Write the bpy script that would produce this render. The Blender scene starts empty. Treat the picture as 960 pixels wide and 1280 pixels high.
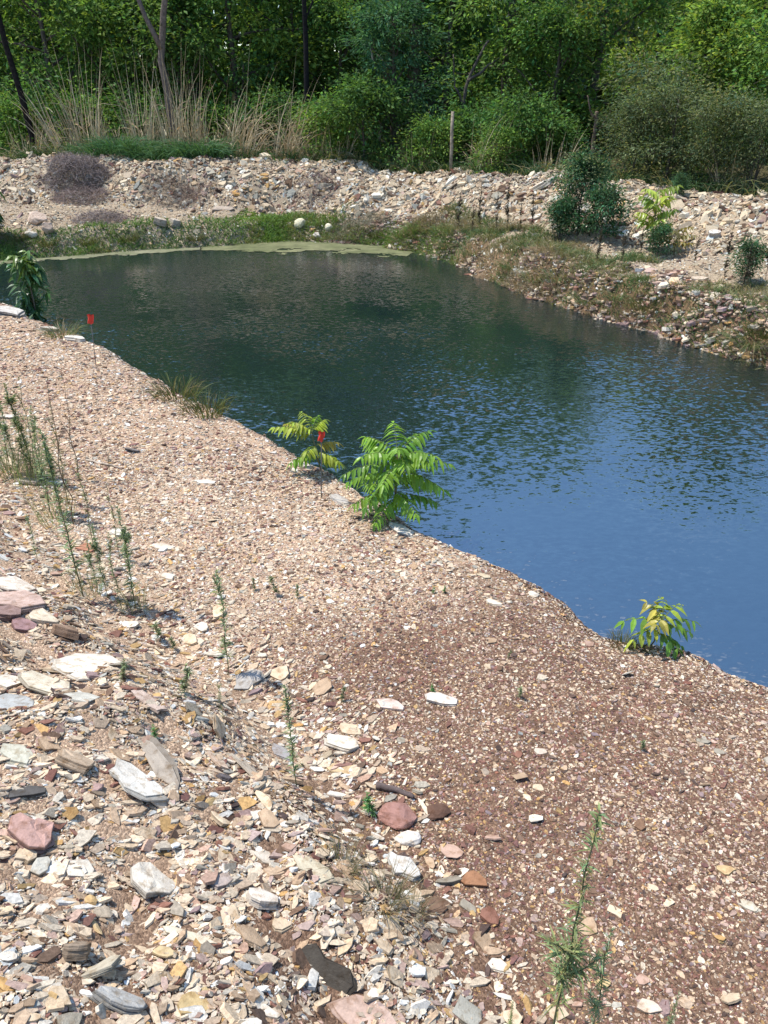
import bpy, math, random
import numpy as np
from mathutils import Vector

R = math.radians
rng = np.random.default_rng(7)
random.seed(7)
scn = bpy.context.scene
COL = scn.collection

# ------------------------------------------------------------------ camera
F = 962.0
PITCH = R(28.6)
EYE = np.array([0.0, 0.0, 3.2])
cp, sp = math.cos(PITCH), math.sin(PITCH)
cam_d = bpy.data.cameras.new('camera')
cam_d.sensor_fit = 'VERTICAL'
cam_d.sensor_height = 36.0
cam_d.sensor_width = 27.0
cam_d.lens = 36.0 * F / 1280.0
cam_d.clip_start = 0.05
cam_d.clip_end = 2000
cam = bpy.data.objects.new('camera', cam_d)
COL.objects.link(cam)
cam.location = EYE
cam.rotation_euler = (math.pi / 2 - PITCH, 0, 0)
scn.camera = cam


def ray(px, py):
    u = (px - 480.0) / F
    v = (640.0 - py) / F
    return np.array([u, cp + v * sp, -sp + v * cp])


def P(px, py, z):
    d = ray(px, py)
    t = (z - EYE[2]) / d[2]
    return EYE + d * t


def proj(p):
    """world -> photo pixel (N,3)->(N,3: px,py,depth)"""
    q = np.atleast_2d(p) - EYE
    dep = q[:, 1] * cp - q[:, 2] * sp
    up = q[:, 1] * sp + q[:, 2] * cp
    dd = np.where(dep > 0.05, dep, 0.05)
    return np.stack([480 + F * q[:, 0] / dd, 640 - F * up / dd, dep], 1)


# ------------------------------------------------------------------ noise
def _hash(ix, iy, s):
    n = (ix * 374761393 + iy * 668265263 + s * 1442695041) & 0xFFFFFFFF
    n = ((n ^ (n >> 13)) * 1274126177) & 0xFFFFFFFF
    n = n ^ (n >> 16)
    return (n & 0xFFFF) / 65535.0


def vnoise(x, y, s=0):
    x = np.asarray(x, float); y = np.asarray(y, float)
    ix = np.floor(x).astype(np.int64); iy = np.floor(y).astype(np.int64)
    fx = x - ix; fy = y - iy
    fx = fx * fx * (3 - 2 * fx); fy = fy * fy * (3 - 2 * fy)
    a = _hash(ix, iy, s); b = _hash(ix + 1, iy, s)
    c = _hash(ix, iy + 1, s); d = _hash(ix + 1, iy + 1, s)
    return (a * (1 - fx) + b * fx) * (1 - fy) + (c * (1 - fx) + d * fx) * fy - 0.5


def fbm(x, y, s=0, o=3):
    r = 0; a = 1.0
    for k in range(o):
        r = r + a * vnoise(np.asarray(x) * 2 ** k, np.asarray(y) * 2 ** k, s + k)
        a *= 0.5
    return r


def sstep(a, b, x):
    t = np.clip((x - a) / (b - a), 0, 1)
    return t * t * (3 - 2 * t)


# ------------------------------------------------------------------ terrain lines
NEAR = [(-60, 372), (0, 378), (30, 396), (75, 411), (105, 425), (160, 460), (200, 482), (240, 500), (280, 522),
        (345, 562), (400, 592), (440, 616), (480, 642), (520, 667), (570, 690), (620, 713), (655, 733),
        (690, 756), (720, 782), (755, 802), (800, 811), (850, 819), (900, 836), (960, 862)]
ZL = 0.30
near = [P(x, y, ZL)[:2] for x, y in NEAR]
near = [near[0] + np.array([-14.0, 2.0])] + near + [np.array([3.1, 3.0]), np.array([5.5, 1.2]), np.array([9.0, 0.0])]
FAR = [(1100, 505), (960, 462), (900, 446), (860, 432), (830, 420), (790, 409), (760, 401), (720, 391), (690, 380), (660, 371),
       (630, 358), (600, 347), (570, 333), (540, 324), (515, 315), (480, 308), (420, 303), (360, 302), (300, 306), (240, 311),
       (180, 313), (100, 320), (40, 324), (0, 327), (-80, 330)]
far = [P(x, y, 0.0)[:2] for x, y in FAR]
far = [np.array([14.0, 4.0]), far[0] + np.array([2.5, -1.2])] + far + [far[-1] + np.array([-12.0, 1.0])]
near = np.array(near); far = np.array(far)
POND = np.concatenate([near, far])
TOE = [(600, 1280), (525, 1130), (450, 1010), (380, 920), (290, 830), (200, 755), (110, 685), (0, 600), (-150, 520)]
toe = [P(x, y, 0.34)[:2] for x, y in TOE]
toe = np.array([[1.2, -6.0], [0.72, 0.2]] + toe + [toe[-1] + np.array([-14, 7.0])])
SLOPE = np.concatenate([toe, [[-40, 20], [-40, -20], [1.2, -20]]])
BTOE = [(-140, 256), (0, 257), (150, 258), (300, 259), (400, 262), (480, 267), (560, 277), (650, 291), (760, 310), (860, 322), (960, 338), (1120, 360)]
btoe = [P(x, y, 0.62)[:2] for x, y in BTOE]
btoe = np.array([btoe[0] + np.array([-60, 0])] + btoe + [btoe[-1] + np.array([3, -3.0]), [16, 3.0], [30, -3.0]])
BERM = np.concatenate([btoe, [[300, -3], [300, 300], [-300, 300], [-300, btoe[0][1]]]])


def seg_dist(x, y, poly, closed=False):
    d = np.full(x.shape, 1e9)
    n = len(poly)
    for i in range(n if closed else n - 1):
        a = poly[i]; b = poly[(i + 1) % n]
        ab = b - a
        t = np.clip(((x - a[0]) * ab[0] + (y - a[1]) * ab[1]) / (ab @ ab + 1e-12), 0, 1)
        d = np.minimum(d, np.hypot(x - a[0] - t * ab[0], y - a[1] - t * ab[1]))
    return d


def inside(x, y, poly):
    r = np.zeros(x.shape, bool)
    n = len(poly)
    for i in range(n):
        a = poly[i]; b = poly[(i + 1) % n]
        c = ((a[1] > y) != (b[1] > y)) & (x < (b[0] - a[0]) * (y - a[1]) / (b[1] - a[1] + 1e-15) + a[0])
        r ^= c
    return r


def sdf(x, y, poly):
    d = seg_dist(x, y, np.asarray(poly, float), True)
    return np.where(inside(x, y, poly), -d, d)


BERM_W = 1.45


def fields(x, y):
    x = np.asarray(x, float); y = np.asarray(y, float)
    dn = seg_dist(x, y, near); df = seg_dist(x, y, far)
    ins = inside(x, y, POND)
    db = -sdf(x, y, BERM)       # >0 inside the berm zone
    ds = -sdf(x, y, SLOPE)
    return dn, df, ins, db, ds


def height(x, y, detail=True):
    shp = np.shape(x)
    x = np.asarray(x, float).ravel(); y = np.asarray(y, float).ravel()
    dn, df, ins, db, ds = fields(x, y)
    # near side shelf and slope
    e = fbm(x * 3, y * 3, 3) * 0.10
    dne = np.where(ins, -dn, dn) + e + 0.11
    zn = ZL * sstep(-0.30, 0.04, dne) - 0.05 * (1 - sstep(0, 0.5, dne)) + 0.012 * np.clip(dne, 0, 6)
    s = np.clip(ds + fbm(x * 1.1, y * 1.1, 11) * 0.35 + 0.05, 0, None)
    rise = np.where(s < 0.35, 0.85 * s * s, 0.104 + 0.62 * (s - 0.35))
    rise = 1.35 * np.tanh(rise / 1.35)
    zn = zn + rise + sstep(0.0, 0.5, ds) * (fbm(x * 2.3, y * 2.3, 21) * 0.12 + fbm(x * 6, y * 6, 25) * 0.05)
    # far side bank, bench, berm
    dfe = np.where(ins, -df, df) + fbm(x * 1.6, y * 1.6, 5) * 0.35
    right = sstep(0.0, 4.0, x)
    bw = 0.75 - 0.35 * right
    bh = 0.42 + 0.20 * right
    zf = bh * sstep(0.0, 1.0, dfe / bw) + 0.085 * np.clip(dfe - bw, 0, 3) + fbm(x * 1.5, y * 1.5, 31) * 0.16 * sstep(0.1, 0.7, dfe)
    zf = zf - 0.10 * (1 - sstep(-0.12, 0.12, dfe))
    b = db + fbm(x * 0.8, y * 0.8, 41) * 0.5 + fbm(x * 3, y * 3, 43) * 0.10
    up = sstep(-0.1, BERM_W + 0.25, b)
    dn2 = sstep(2.6, 5.0, db)
    zf = zf + up * (0.84 - 0.34 * sstep(-3.0, 5.5, x) + 0.22 * fbm(x * 0.5, y * 0.5, 47)) - dn2 * (0.7 - 0.34 * sstep(-3.0, 5.5, x))
    zf = zf + (up * (1 - dn2)) * fbm(x * 4, y * 4, 51) * 0.12
    zf = zf + sstep(6, 12, db) * 0.25 * fbm(x * 0.25, y * 0.25, 61)
    w = dn / (dn + df + 1e-9)
    w = sstep(0.42, 0.58, w)
    z = zn * (1 - w) + zf * w
    depth = np.where(ins, -0.03 - 0.9 * sstep(0.15, 1.6, np.minimum(dn, df)), 0)
    z = np.where(ins & (np.minimum(dn, df) > 0.3), np.minimum(z, 0) + depth, z)
    return z.reshape(shp)


def normal_at(x, y, e=0.04):
    hx = (height(x + e, y) - height(x - e, y)) / (2 * e)
    hy = (height(x, y + e) - height(x, y - e)) / (2 * e)
    n = np.stack([-hx, -hy, np.ones_like(hx)], 1)
    return n / np.linalg.norm(n, axis=1, keepdims=True)


_T = np.concatenate([np.linspace(0.8, 8, 260), np.linspace(8, 45, 500)[1:]])


def G(px, py):
    """point of the ground seen at a photo pixel"""
    d = ray(px, py)
    q = EYE[None, :] + d[None, :] * _T[:, None]
    h = np.maximum(height(q[:, 0], q[:, 1]), 0.0)
    hit = np.nonzero(q[:, 2] <= h)[0]
    if len(hit) == 0:
        return q[-1]
    i = hit[0]
    if i == 0:
        return q[0]
    a = q[i - 1, 2] - h[i - 1]; b = h[i] - q[i, 2]
    t = a / (a + b + 1e-9)
    r = q[i - 1] * (1 - t) + q[i] * t
    r[2] = height(np.array([r[0]]), np.array([r[1]]))[0]
    return r


def gz(x, y):
    return float(height(np.array([x]), np.array([y]))[0])


# ------------------------------------------------------------------ mesh buffer
class Buf:
    def __init__(s):
        s.v = []; s.lt = []; s.li = []; s.c = []; s.n = 0

    def add(s, v, faces, col):
        """faces: int array (M,k); col: (3,) or (len(v),3)"""
        v = np.asarray(v, float).reshape(-1, 3)
        faces = np.asarray(faces, np.int64)
        s.v.append(v)
        s.li.append((faces + s.n).ravel())
        s.lt.append(np.full(len(faces), faces.shape[1], np.int64))
        col = np.asarray(col, float)
        if col.ndim == 1:
            col = np.broadcast_to(col, (len(v), 3))
        s.c.append(col)
        s.n += len(v)

    def more(s, faces):
        faces = np.asarray(faces, np.int64)
        s.li.append(faces.ravel()); s.lt.append(np.full(len(faces), faces.shape[1], np.int64))

    def mesh(s, name, mat, smooth=False):
        me = bpy.data.meshes.new(name)
        v = np.concatenate(s.v); lt = np.concatenate(s.lt); li = np.concatenate(s.li); c = np.concatenate(s.c)
        me.vertices.add(len(v)); me.vertices.foreach_set('co', v.astype(np.float32).ravel())
        me.loops.add(len(li)); me.loops.foreach_set('vertex_index', li.astype(np.int32))
        me.polygons.add(len(lt))
        ls = np.concatenate([[0], np.cumsum(lt)[:-1]])
        me.polygons.foreach_set('loop_start', ls.astype(np.int32))
        me.polygons.foreach_set('loop_total', lt.astype(np.int32))
        me.polygons.foreach_set('use_smooth', np.full(len(lt), smooth, bool))
        at = me.attributes.new('Col', 'FLOAT_COLOR', 'POINT')
        at.data.foreach_set('color', np.concatenate([c, np.ones((len(c), 1))], 1).astype(np.float32).ravel())
        me.update(calc_edges=True); me.validate()
        if mat: me.materials.append(mat)
        return me


def obj(name, data, parent=None, loc=None, rotz=0, sc=1.0):
    o = bpy.data.objects.new(name, data); COL.objects.link(o)
    if parent: o.parent = parent
    if loc is not None: o.location = loc
    o.rotation_euler = (0, 0, rotz)
    o.scale = (sc, sc, sc) if np.isscalar(sc) else sc
    return o


USED = {}


def tag(o, label=None, cat=None, group=None, kind=None):
    if label: o['label'] = label; USED[label] = USED.get(label, 0) + 1
    if cat: o['category'] = cat
    if group: o['group'] = group
    if kind: o['kind'] = kind
    return o


def thing(name, label, cat, loc, rotz=0, sc=1.0, group=None):
    o = obj(name, None, None, loc, rotz, sc)
    return tag(o, label, cat, group)


def dup(root, loc, rotz, sc, label, group=None):
    r = root.copy(); COL.objects.link(r)
    r.location = loc; r.rotation_euler = (0, 0, rotz)
    r.scale = (sc, sc, sc) if np.isscalar(sc) else sc
    tag(r, label, None, group)
    for ch in list(root.children):
        c = ch.copy(); COL.objects.link(c); c.parent = r
    return r


# ------------------------------------------------------------------ materials
def new_mat(name):
    m = bpy.data.materials.new(name); m.use_nodes = True
    nt = m.node_tree; nt.nodes.clear()
    out = nt.nodes.new('ShaderNodeOutputMaterial')
    b = nt.nodes.new('ShaderNodeBsdfPrincipled')
    nt.links.new(b.outputs[0], out.inputs[0])
    return m, nt, b, out


def N(nt, t, **kw):
    n = nt.nodes.new(t)
    for k, v in kw.items():
        if k.startswith('i_'): n.inputs[k[2:].replace('_', ' ')].default_value = v
        else: setattr(n, k, v)
    return n


def noise(nt, scale, detail=3, rough=0.55, coord=None):
    n = N(nt, 'ShaderNodeTexNoise'); n.inputs['Scale'].default_value = scale
    n.inputs['Detail'].default_value = detail; n.inputs['Roughness'].default_value = rough
    if coord is not None: nt.links.new(coord, n.inputs['Vector'])
    return n


def ramp(nt, fac, stops):
    r = N(nt, 'ShaderNodeValToRGB')
    e = r.color_ramp.elements
    while len(e) < len(stops): e.new(0.5)
    for i, (p, c) in enumerate(stops):
        e[i].position = p; e[i].color = (*c, 1) if len(c) == 3 else c
    nt.links.new(fac, r.inputs[0])
    return r


def mix(nt, a, b, fac, mode='MIX'):
    m = N(nt, 'ShaderNodeMix', data_type='RGBA', blend_type=mode)
    for s, v in ((m.inputs[6], a), (m.inputs[7], b), (m.inputs[0], fac)):
        if hasattr(v, 'links'): nt.links.new(v, s)
        else: s.default_value = v if np.isscalar(v) else (*v, 1)
    return m.outputs[2]


def attr_mat(name, rough=0.9, nscale=60, namp=0.5, bump=0.3, bscale=150, spec=0.2):
    m, nt, b, out = new_mat(name)
    a = N(nt, 'ShaderNodeAttribute', attribute_name='Col')
    g = N(nt, 'ShaderNodeNewGeometry')
    n = noise(nt, nscale, 4, 0.6, g.outputs['Position'])
    r = ramp(nt, n.outputs['Fac'], [(0.3, (1 - namp,) * 3), (0.7, (1 + namp * 0.6,) * 3)])
    c = mix(nt, a.outputs['Color'], r.outputs[0], 1.0, 'MULTIPLY')
    nt.links.new(c, b.inputs['Base Color'])
    b.inputs['Roughness'].default_value = rough
    b.inputs['Specular IOR Level'].default_value = spec
    if bump:
        n2 = noise(nt, bscale, 4, 0.6, g.outputs['Position'])
        bp = N(nt, 'ShaderNodeBump'); bp.inputs['Strength'].default_value = bump; bp.inputs['Distance'].default_value = 0.01
        nt.links.new(n2.outputs['Fac'], bp.inputs['Height']); nt.links.new(bp.outputs[0], b.inputs['Normal'])
    return m


def leaf_mat(name, trans=0.35, rough=0.5, spec=0.3, hue=(1.1, 1.1, 0.6)):
    m, nt, b, out = new_mat(name)
    a = N(nt, 'ShaderNodeAttribute', attribute_name='Col')
    g = N(nt, 'ShaderNodeNewGeometry')
    n = noise(nt, 9, 2, 0.5, g.outputs['Position'])
    r = ramp(nt, n.outputs['Fac'], [(0.3, (0.75,) * 3), (0.7, (1.2,) * 3)])
    c = mix(nt, a.outputs['Color'], r.outputs[0], 1.0, 'MULTIPLY')
    nt.links.new(c, b.inputs['Base Color'])
    b.inputs['Roughness'].default_value = rough
    b.inputs['Specular IOR Level'].default_value = spec
    t = N(nt, 'ShaderNodeBsdfTranslucent')
    tc = mix(nt, c, hue, 1.0, 'MULTIPLY')
    nt.links.new(tc, t.inputs['Color'])
    ms = N(nt, 'ShaderNodeMixShader'); ms.inputs[0].default_value = trans
    nt.links.new(b.outputs[0], ms.inputs[1]); nt.links.new(t.outputs[0], ms.inputs[2])
    nt.links.new(ms.outputs[0], out.inputs[0])
    return m


M_GRAVEL = attr_mat('gravel_stone', 0.92, 90, 0.35, 0.25, 300, 0.15)
M_LEAF = leaf_mat('tree_leaf', 0.45, 0.6, 0.12)
M_SAPLEAF = leaf_mat('sapling_leaf', 0.35, 0.38, 0.45)
M_GRASS = leaf_mat('grass_blade', 0.3, 0.6, 0.2)
M_DRY = leaf_mat('dry_stalk', 0.15, 0.8, 0.1, (1.0, 0.95, 0.8))
M_BARK = attr_mat('bark', 0.95, 14, 0.5, 0.8, 30, 0.1)
M_STEM = attr_mat('plant_stem', 0.7, 30, 0.25, 0, 30, 0.2)


def slab_mat():
    m, nt, b, out = new_mat('shale_slab')
    a = N(nt, 'ShaderNodeAttribute', attribute_name='Col')
    g = N(nt, 'ShaderNodeNewGeometry')
    tc = N(nt, 'ShaderNodeTexCoord')
    mp = N(nt, 'ShaderNodeMapping'); mp.inputs['Scale'].default_value = (9, 9, 150)
    nt.links.new(tc.outputs['Object'], mp.inputs[0])
    st = noise(nt, 1.0, 4, 0.6, mp.outputs[0])
    n = noise(nt, 28, 6, 0.62, g.outputs['Position'])
    n3 = noise(nt, 120, 3, 0.6, g.outputs['Position'])
    r1 = ramp(nt, n.outputs['Fac'], [(0.30, (0.62, 0.52, 0.41)), (0.50, (1, 0.98, 0.95)), (0.8, (1.12, 1.1, 1.06))])
    r2 = ramp(nt, st.outputs['Fac'], [(0.3, (0.7, 0.66, 0.62)), (0.6, (1.06, 1.05, 1.03))])
    c = mix(nt, a.outputs['Color'], r1.outputs[0], 1.0, 'MULTIPLY')
    c = mix(nt, c, r2.outputs[0], 0.8, 'MULTIPLY')
    nt.links.new(c, b.inputs['Base Color'])
    b.inputs['Roughness'].default_value = 0.85
    b.inputs['Specular IOR Level'].default_value = 0.2
    h = N(nt, 'ShaderNodeMath', operation='ADD')
    nt.links.new(st.outputs['Fac'], h.inputs[0]); nt.links.new(n3.outputs['Fac'], h.inputs[1])
    bp = N(nt, 'ShaderNodeBump'); bp.inputs['Strength'].default_value = 0.5; bp.inputs['Distance'].default_value = 0.006
    nt.links.new(h.outputs[0], bp.inputs['Height']); nt.links.new(bp.outputs[0], b.inputs['Normal'])
    return m


M_SLAB = slab_mat()


def ground_mat():
    m, nt, b, out = new_mat('gravelly_soil')
    g = N(nt, 'ShaderNodeNewGeometry')
    a = N(nt, 'ShaderNodeAttribute', attribute_name='Col')
    pos = g.outputs['Position']
    v = N(nt, 'ShaderNodeTexVoronoi', feature='F1'); v.inputs['Scale'].default_value = 120
    wn = noise(nt, 90, 2, 0.5, pos)
    wv = N(nt, 'ShaderNodeVectorMath', operation='MULTIPLY_ADD'); wv.inputs[1].default_value = (0.014, 0.014, 0.014)
    nt.links.new(wn.outputs['Color'], wv.inputs[0]); nt.links.new(pos, wv.inputs[2])
    nt.links.new(wv.outputs[0], v.inputs['Vector'])
    hs = N(nt, 'ShaderNodeSeparateColor'); nt.links.new(v.outputs['Color'], hs.inputs[0])
    pal = ramp(nt, hs.outputs[0], [(0.0, (0.6, 0.52, 0.45)), (0.3, (0.85, 0.76, 0.68)), (0.55, (1.0, 0.92, 0.84)), (0.8, (1.45, 1.35, 1.2)), (1.0, (1.9, 1.85, 1.7))])
    n = noise(nt, 3.0, 4, 0.6, pos)
    nr = ramp(nt, n.outputs['Fac'], [(0.3, (0.8,) * 3), (0.7, (1.15,) * 3)])
    c = mix(nt, a.outputs['Color'], pal.outputs[0], 0.9, 'MULTIPLY')
    c = mix(nt, c, nr.outputs[0], 1.0, 'MULTIPLY')
    nt.links.new(c, b.inputs['Base Color'])
    b.inputs['Roughness'].default_value = 0.95
    b.inputs['Specular IOR Level'].default_value = 0.1
    bp = N(nt, 'ShaderNodeBump', invert=True); bp.inputs['Strength'].default_value = 0.7; bp.inputs['Distance'].default_value = 0.006
    nt.links.new(v.outputs['Distance'], bp.inputs['Height']); nt.links.new(bp.outputs[0], b.inputs['Normal'])
    return m


WAVE = (12.5, 26.0, 0.54, 0.44)


def water_mat():
    m, nt, b, out = new_mat('pond_water')
    g = N(nt, 'ShaderNodeNewGeometry')
    pos = g.outputs['Position']
    b.inputs['Base Color'].default_value = (0.008, 0.018, 0.018, 1)
    b.inputs['Roughness'].default_value = 0.04
    b.inputs['IOR'].default_value = 2.6
    b.inputs['Specular IOR Level'].default_value = 1.0
    # ripples: slopes from smooth noise fields, laid straight on the normal
    def field(rot, sx, sy, scale, det):
        mp = N(nt, 'ShaderNodeMapping'); mp.inputs['Rotation'].default_value = (0, 0, R(rot)); mp.inputs['Scale'].default_value = (sx, sy, 1)
        nt.links.new(pos, mp.inputs[0])
        n = noise(nt, scale, det, 0.5, mp.outputs[0])
        sub = N(nt, 'ShaderNodeVectorMath', operation='SUBTRACT'); sub.inputs[1].default_value = (0.5, 0.5, 0.5)
        nt.links.new(n.outputs['Color'], sub.inputs[0])
        return sub.outputs[0]
    def scaled(v, k):
        q = N(nt, 'ShaderNodeVectorMath', operation='SCALE'); nt.links.new(v, q.inputs[0])
        if hasattr(k, 'links'): nt.links.new(k, q.inputs['Scale'])
        else: q.inputs['Scale'].default_value = k
        return q.outputs[0]
    def add(a, b_):
        q = N(nt, 'ShaderNodeVectorMath', operation='ADD'); nt.links.new(a, q.inputs[0]); nt.links.new(b_, q.inputs[1])
        return q.outputs[0]
    f1 = field(18, 1.0, 1.9, WAVE[0], 1); f2 = field(-24, 1.0, 2.2, WAVE[1], 1); f3 = field(8, 1.0, 1.6, 1.4, 2)
    tot = add(add(scaled(f1, WAVE[2]), scaled(f2, WAVE[3])), scaled(f3, 0.05))
    patch = noise(nt, 0.33, 2, 0.5, pos)
    pr = ramp(nt, patch.outputs['Fac'], [(0.38, (0.22,) * 3), (0.58, (1.0,) * 3)])
    sy = N(nt, 'ShaderNodeSeparateXYZ'); nt.links.new(pos, sy.inputs[0])
    mr = N(nt, 'ShaderNodeMapRange'); mr.inputs[1].default_value = 2.8; mr.inputs[2].default_value = 7.5; mr.inputs[3].default_value = 0.35; mr.inputs[4].default_value = 1.0
    nt.links.new(sy.outputs[1], mr.inputs[0])          # the corner under the near bank lies calm
    pm = N(nt, 'ShaderNodeMath', operation='MULTIPLY'); nt.links.new(pr.outputs[0], pm.inputs[0]); nt.links.new(mr.outputs[0], pm.inputs[1])
    tot = scaled(tot, pm.outputs[0])
    flat = N(nt, 'ShaderNodeVectorMath', operation='MULTIPLY'); flat.inputs[1].default_value = (1, 1, 0); nt.links.new(tot, flat.inputs[0])
    up = N(nt, 'ShaderNodeVectorMath', operation='ADD'); up.inputs[1].default_value = (0, 0, 1); nt.links.new(flat.outputs[0], up.inputs[0])
    nm = N(nt, 'ShaderNodeVectorMath', operation='NORMALIZE'); nt.links.new(up.outputs[0], nm.inputs[0])
    nt.links.new(nm.outputs[0], b.inputs['Normal'])
    return m


# ------------------------------------------------------------------ palettes (linear albedo)
CREAM = (0.60, 0.485, 0.345); WHITE = (0.66, 0.61, 0.52); TAN = (0.45, 0.33, 0.222); PINK = (0.43, 0.30, 0.235)
MAROON = (0.18, 0.09, 0.072); RED = (0.24, 0.12, 0.085); GREY = (0.33, 0.30, 0.24); OCHRE = (0.44, 0.28, 0.12)
DARK = (0.09, 0.060, 0.048); BROWN = (0.165, 0.105, 0.07); MAUVE = (0.27, 0.185, 0.165); PALEG = (0.5, 0.49, 0.43)
SLATE = (0.105, 0.10, 0.095)
PAL = np.array([WHITE, CREAM, TAN, PINK, RED, MAROON, GREY, OCHRE, DARK, BROWN, MAUVE])
#                 wh   cr   ta   pi   re   ma   gr   oc   dk   br   mv
W_BROWN = np.array([1.0, 11, 19, 9, 13, 14, 3, 5, 8, 20, 5.])
W_PALE = np.array([8, 34, 27, 10, 4, 4, 5, 3, 4, 8, 2.5])
W_SLOPE = np.array([12, 40, 25, 9, 4, 2.5, 3, 6, 2, 7, 1.5])
W_BERM = np.array([13, 36, 24, 7, 2, 1, 7, 2, 3, 8, 2.])


def pick_cols(W, n):
    """W (n,11) weights"""
    c = np.cumsum(W / W.sum(1, keepdims=True), 1)
    u = rng.random(n)[:, None]
    k = (u > c).sum(1)
    base = PAL[np.clip(k, 0, 10)]
    return np.clip(base * rng.normal(1, 0.14, (n, 1)) * (1 + rng.normal(0, 0.045, (n, 1)) * np.array([[1.0, 0.0, -1.2]])), 0.02, 0.85)


def brownness(x, y):
    q = proj(np.stack([x, y, np.full_like(x, 0.33)], 1))
    # the darker red-brown gravel lies on the near right of the shelf: world-space blend
    d = (x * 0.72 - (y - 3.2) * 0.42) + fbm(x * 0.9, y * 0.9, 71) * 1.5
    return sstep(-0.9, 0.9, d)


# ------------------------------------------------------------------ ground sheet
def graded(lo, hi, step, far_lo, far_hi):
    core = np.arange(lo, hi + step / 2, step)
    k = np.cumsum(step * 1.22 ** np.arange(1, 60))
    left = lo - k; right = hi + k
    left = left[left > far_lo]; right = right[right < far_hi]
    return np.concatenate([[far_lo], left[::-1], core, right, [far_hi]])


gx = graded(-13, 13, 0.09, -400, 400)
gy = graded(-1.0, 27.5, 0.09, -60, 600)
X, Y = np.meshgrid(gx, gy)
xf, yf = X.ravel(), Y.ravel()
Z = height(xf, yf)
dn, df, ins, db, ds = fields(xf, yf)
br = brownness(xf, yf)[:, None]
wfar = sstep(0.42, 0.58, dn / (dn + df + 1e-9))[:, None]
c_near = np.array((0.37, 0.275, 0.20)) * (1 - br) + np.array((0.16, 0.105, 0.074)) * br
bankf = ((1 - sstep(0.35, 1.0, df + fbm(xf * 1.5, yf * 1.5, 191) * 0.4)) * sstep(-2, 3, xf))[:, None]
c_far = np.array((0.31, 0.26, 0.195)) * (1 - bankf) + np.array((0.17, 0.115, 0.07)) * bankf
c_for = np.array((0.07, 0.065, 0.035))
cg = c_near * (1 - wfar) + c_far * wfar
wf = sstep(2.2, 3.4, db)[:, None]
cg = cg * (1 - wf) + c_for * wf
wet = (ins & (Z < 0.02))[:, None]
cg = np.where(wet, np.array((0.06, 0.055, 0.035)), cg)
b = Buf()
ny, nx = X.shape
idx = np.arange(nx * ny).reshape(ny, nx)
quads = np.stack([idx[:-1, :-1], idx[:-1, 1:], idx[1:, 1:], idx[1:, :-1]], -1).reshape(-1, 4)
b.add(np.stack([xf, yf, Z], 1), quads, cg)
tag(obj('ground', b.mesh('ground', ground_mat(), True)), kind='structure')

# water sheet: one polygon a little under the banks
wb = Buf()
wx = np.linspace(-26, 18, 60); wy = np.linspace(0.0, 21.0, 40)
WX, WY = np.meshgrid(wx, wy)
wi = np.arange(WX.size).reshape(WX.shape)
wq = np.stack([wi[:-1, :-1], wi[:-1, 1:], wi[1:, 1:], wi[1:, :-1]], -1).reshape(-1, 4)
cen = np.stack([WX.ravel(), WY.ravel()], 1)[wq].mean(1)
keep = sdf(cen[:, 0], cen[:, 1], POND) < 0.9
wb.add(np.stack([WX.ravel(), WY.ravel(), np.zeros(WX.size)], 1), wq[keep], (0, 0, 0))
tag(obj('water', wb.mesh('water', water_mat(), True)), kind='structure')


# ------------------------------------------------------------------ shards of stone
def unit(v):
    return v / (np.linalg.norm(v, axis=-1, keepdims=True) + 1e-12)


def shards(buf, pos, nrm, size, col, thick=(0.15, 0.4), tilt=0.3, sink=0.25, k=6, asp=(0.42, 0.95), tdir=None):
    n = len(pos)
    if n == 0: return
    nn = unit(nrm + rng.normal(0, tilt, (n, 3)))
    a = rng.normal(0, 1, (n, 3)) if tdir is None else np.cross(tdir, nn) + rng.normal(0, 0.45, (n, 3))
    t = unit(np.cross(nn, a)); s = np.cross(nn, t)
    ang = np.linspace(0, 2 * np.pi, k, endpoint=False)[None, :] + rng.uniform(-0.38, 0.38, (n, k))
    rad = rng.uniform(0.62, 1.1, (n, k))
    asp = rng.uniform(*asp, (n, 1))
    sz = size[:, None] * 0.5
    ox = np.cos(ang) * rad * sz; oy = np.sin(ang) * rad * sz * asp
    th = (size * rng.uniform(*thick, n))[:, None]
    top_j = rng.normal(0, 0.12, (n, k)) * th
    ring = pos[:, None, :] + t[:, None, :] * ox[..., None] + s[:, None, :] * oy[..., None]
    up = nn[:, None, :] * th[..., None]
    top = ring + up * (1 - sink) + nn[:, None, :] * top_j[..., None]
    grow = rng.uniform(0.92, 1.18, (n, k))
    ring2 = pos[:, None, :] + t[:, None, :] * (ox * grow)[..., None] + s[:, None, :] * (oy * grow)[..., None]
    bot = ring2 - up * sink
    v = np.concatenate([top, bot], 1).reshape(-1, 3)
    base = (np.arange(n) * 2 * k)[:, None]
    topf = base + np.arange(k)[None, :]
    j = np.arange(k); j2 = (j + 1) % k
    side = np.stack([j, j + k, j2 + k, j2], 1)[None] + base[:, :, None]
    n0 = buf.n
    buf.add(v, topf, np.repeat(col, 2 * k, 0))
    buf.more(side.reshape(-1, 4) + n0)


def in_view(p, mx=170, my=140):
    q = proj(p)
    return (q[:, 2] > 0.3) & (q[:, 0] > -mx) & (q[:, 0] < 960 + mx) & (q[:, 1] > -my) & (q[:, 1] < 1280 + my)


def scatter(x0, x1, y0, y1, dens):
    n = int((x1 - x0) * (y1 - y0) * dens)
    x = rng.uniform(x0, x1, n); y = rng.uniform(y0, y1, n)
    z = height(x, y)
    p = np.stack([x, y, z], 1)
    k = in_view(p)
    return p[k]


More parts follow.
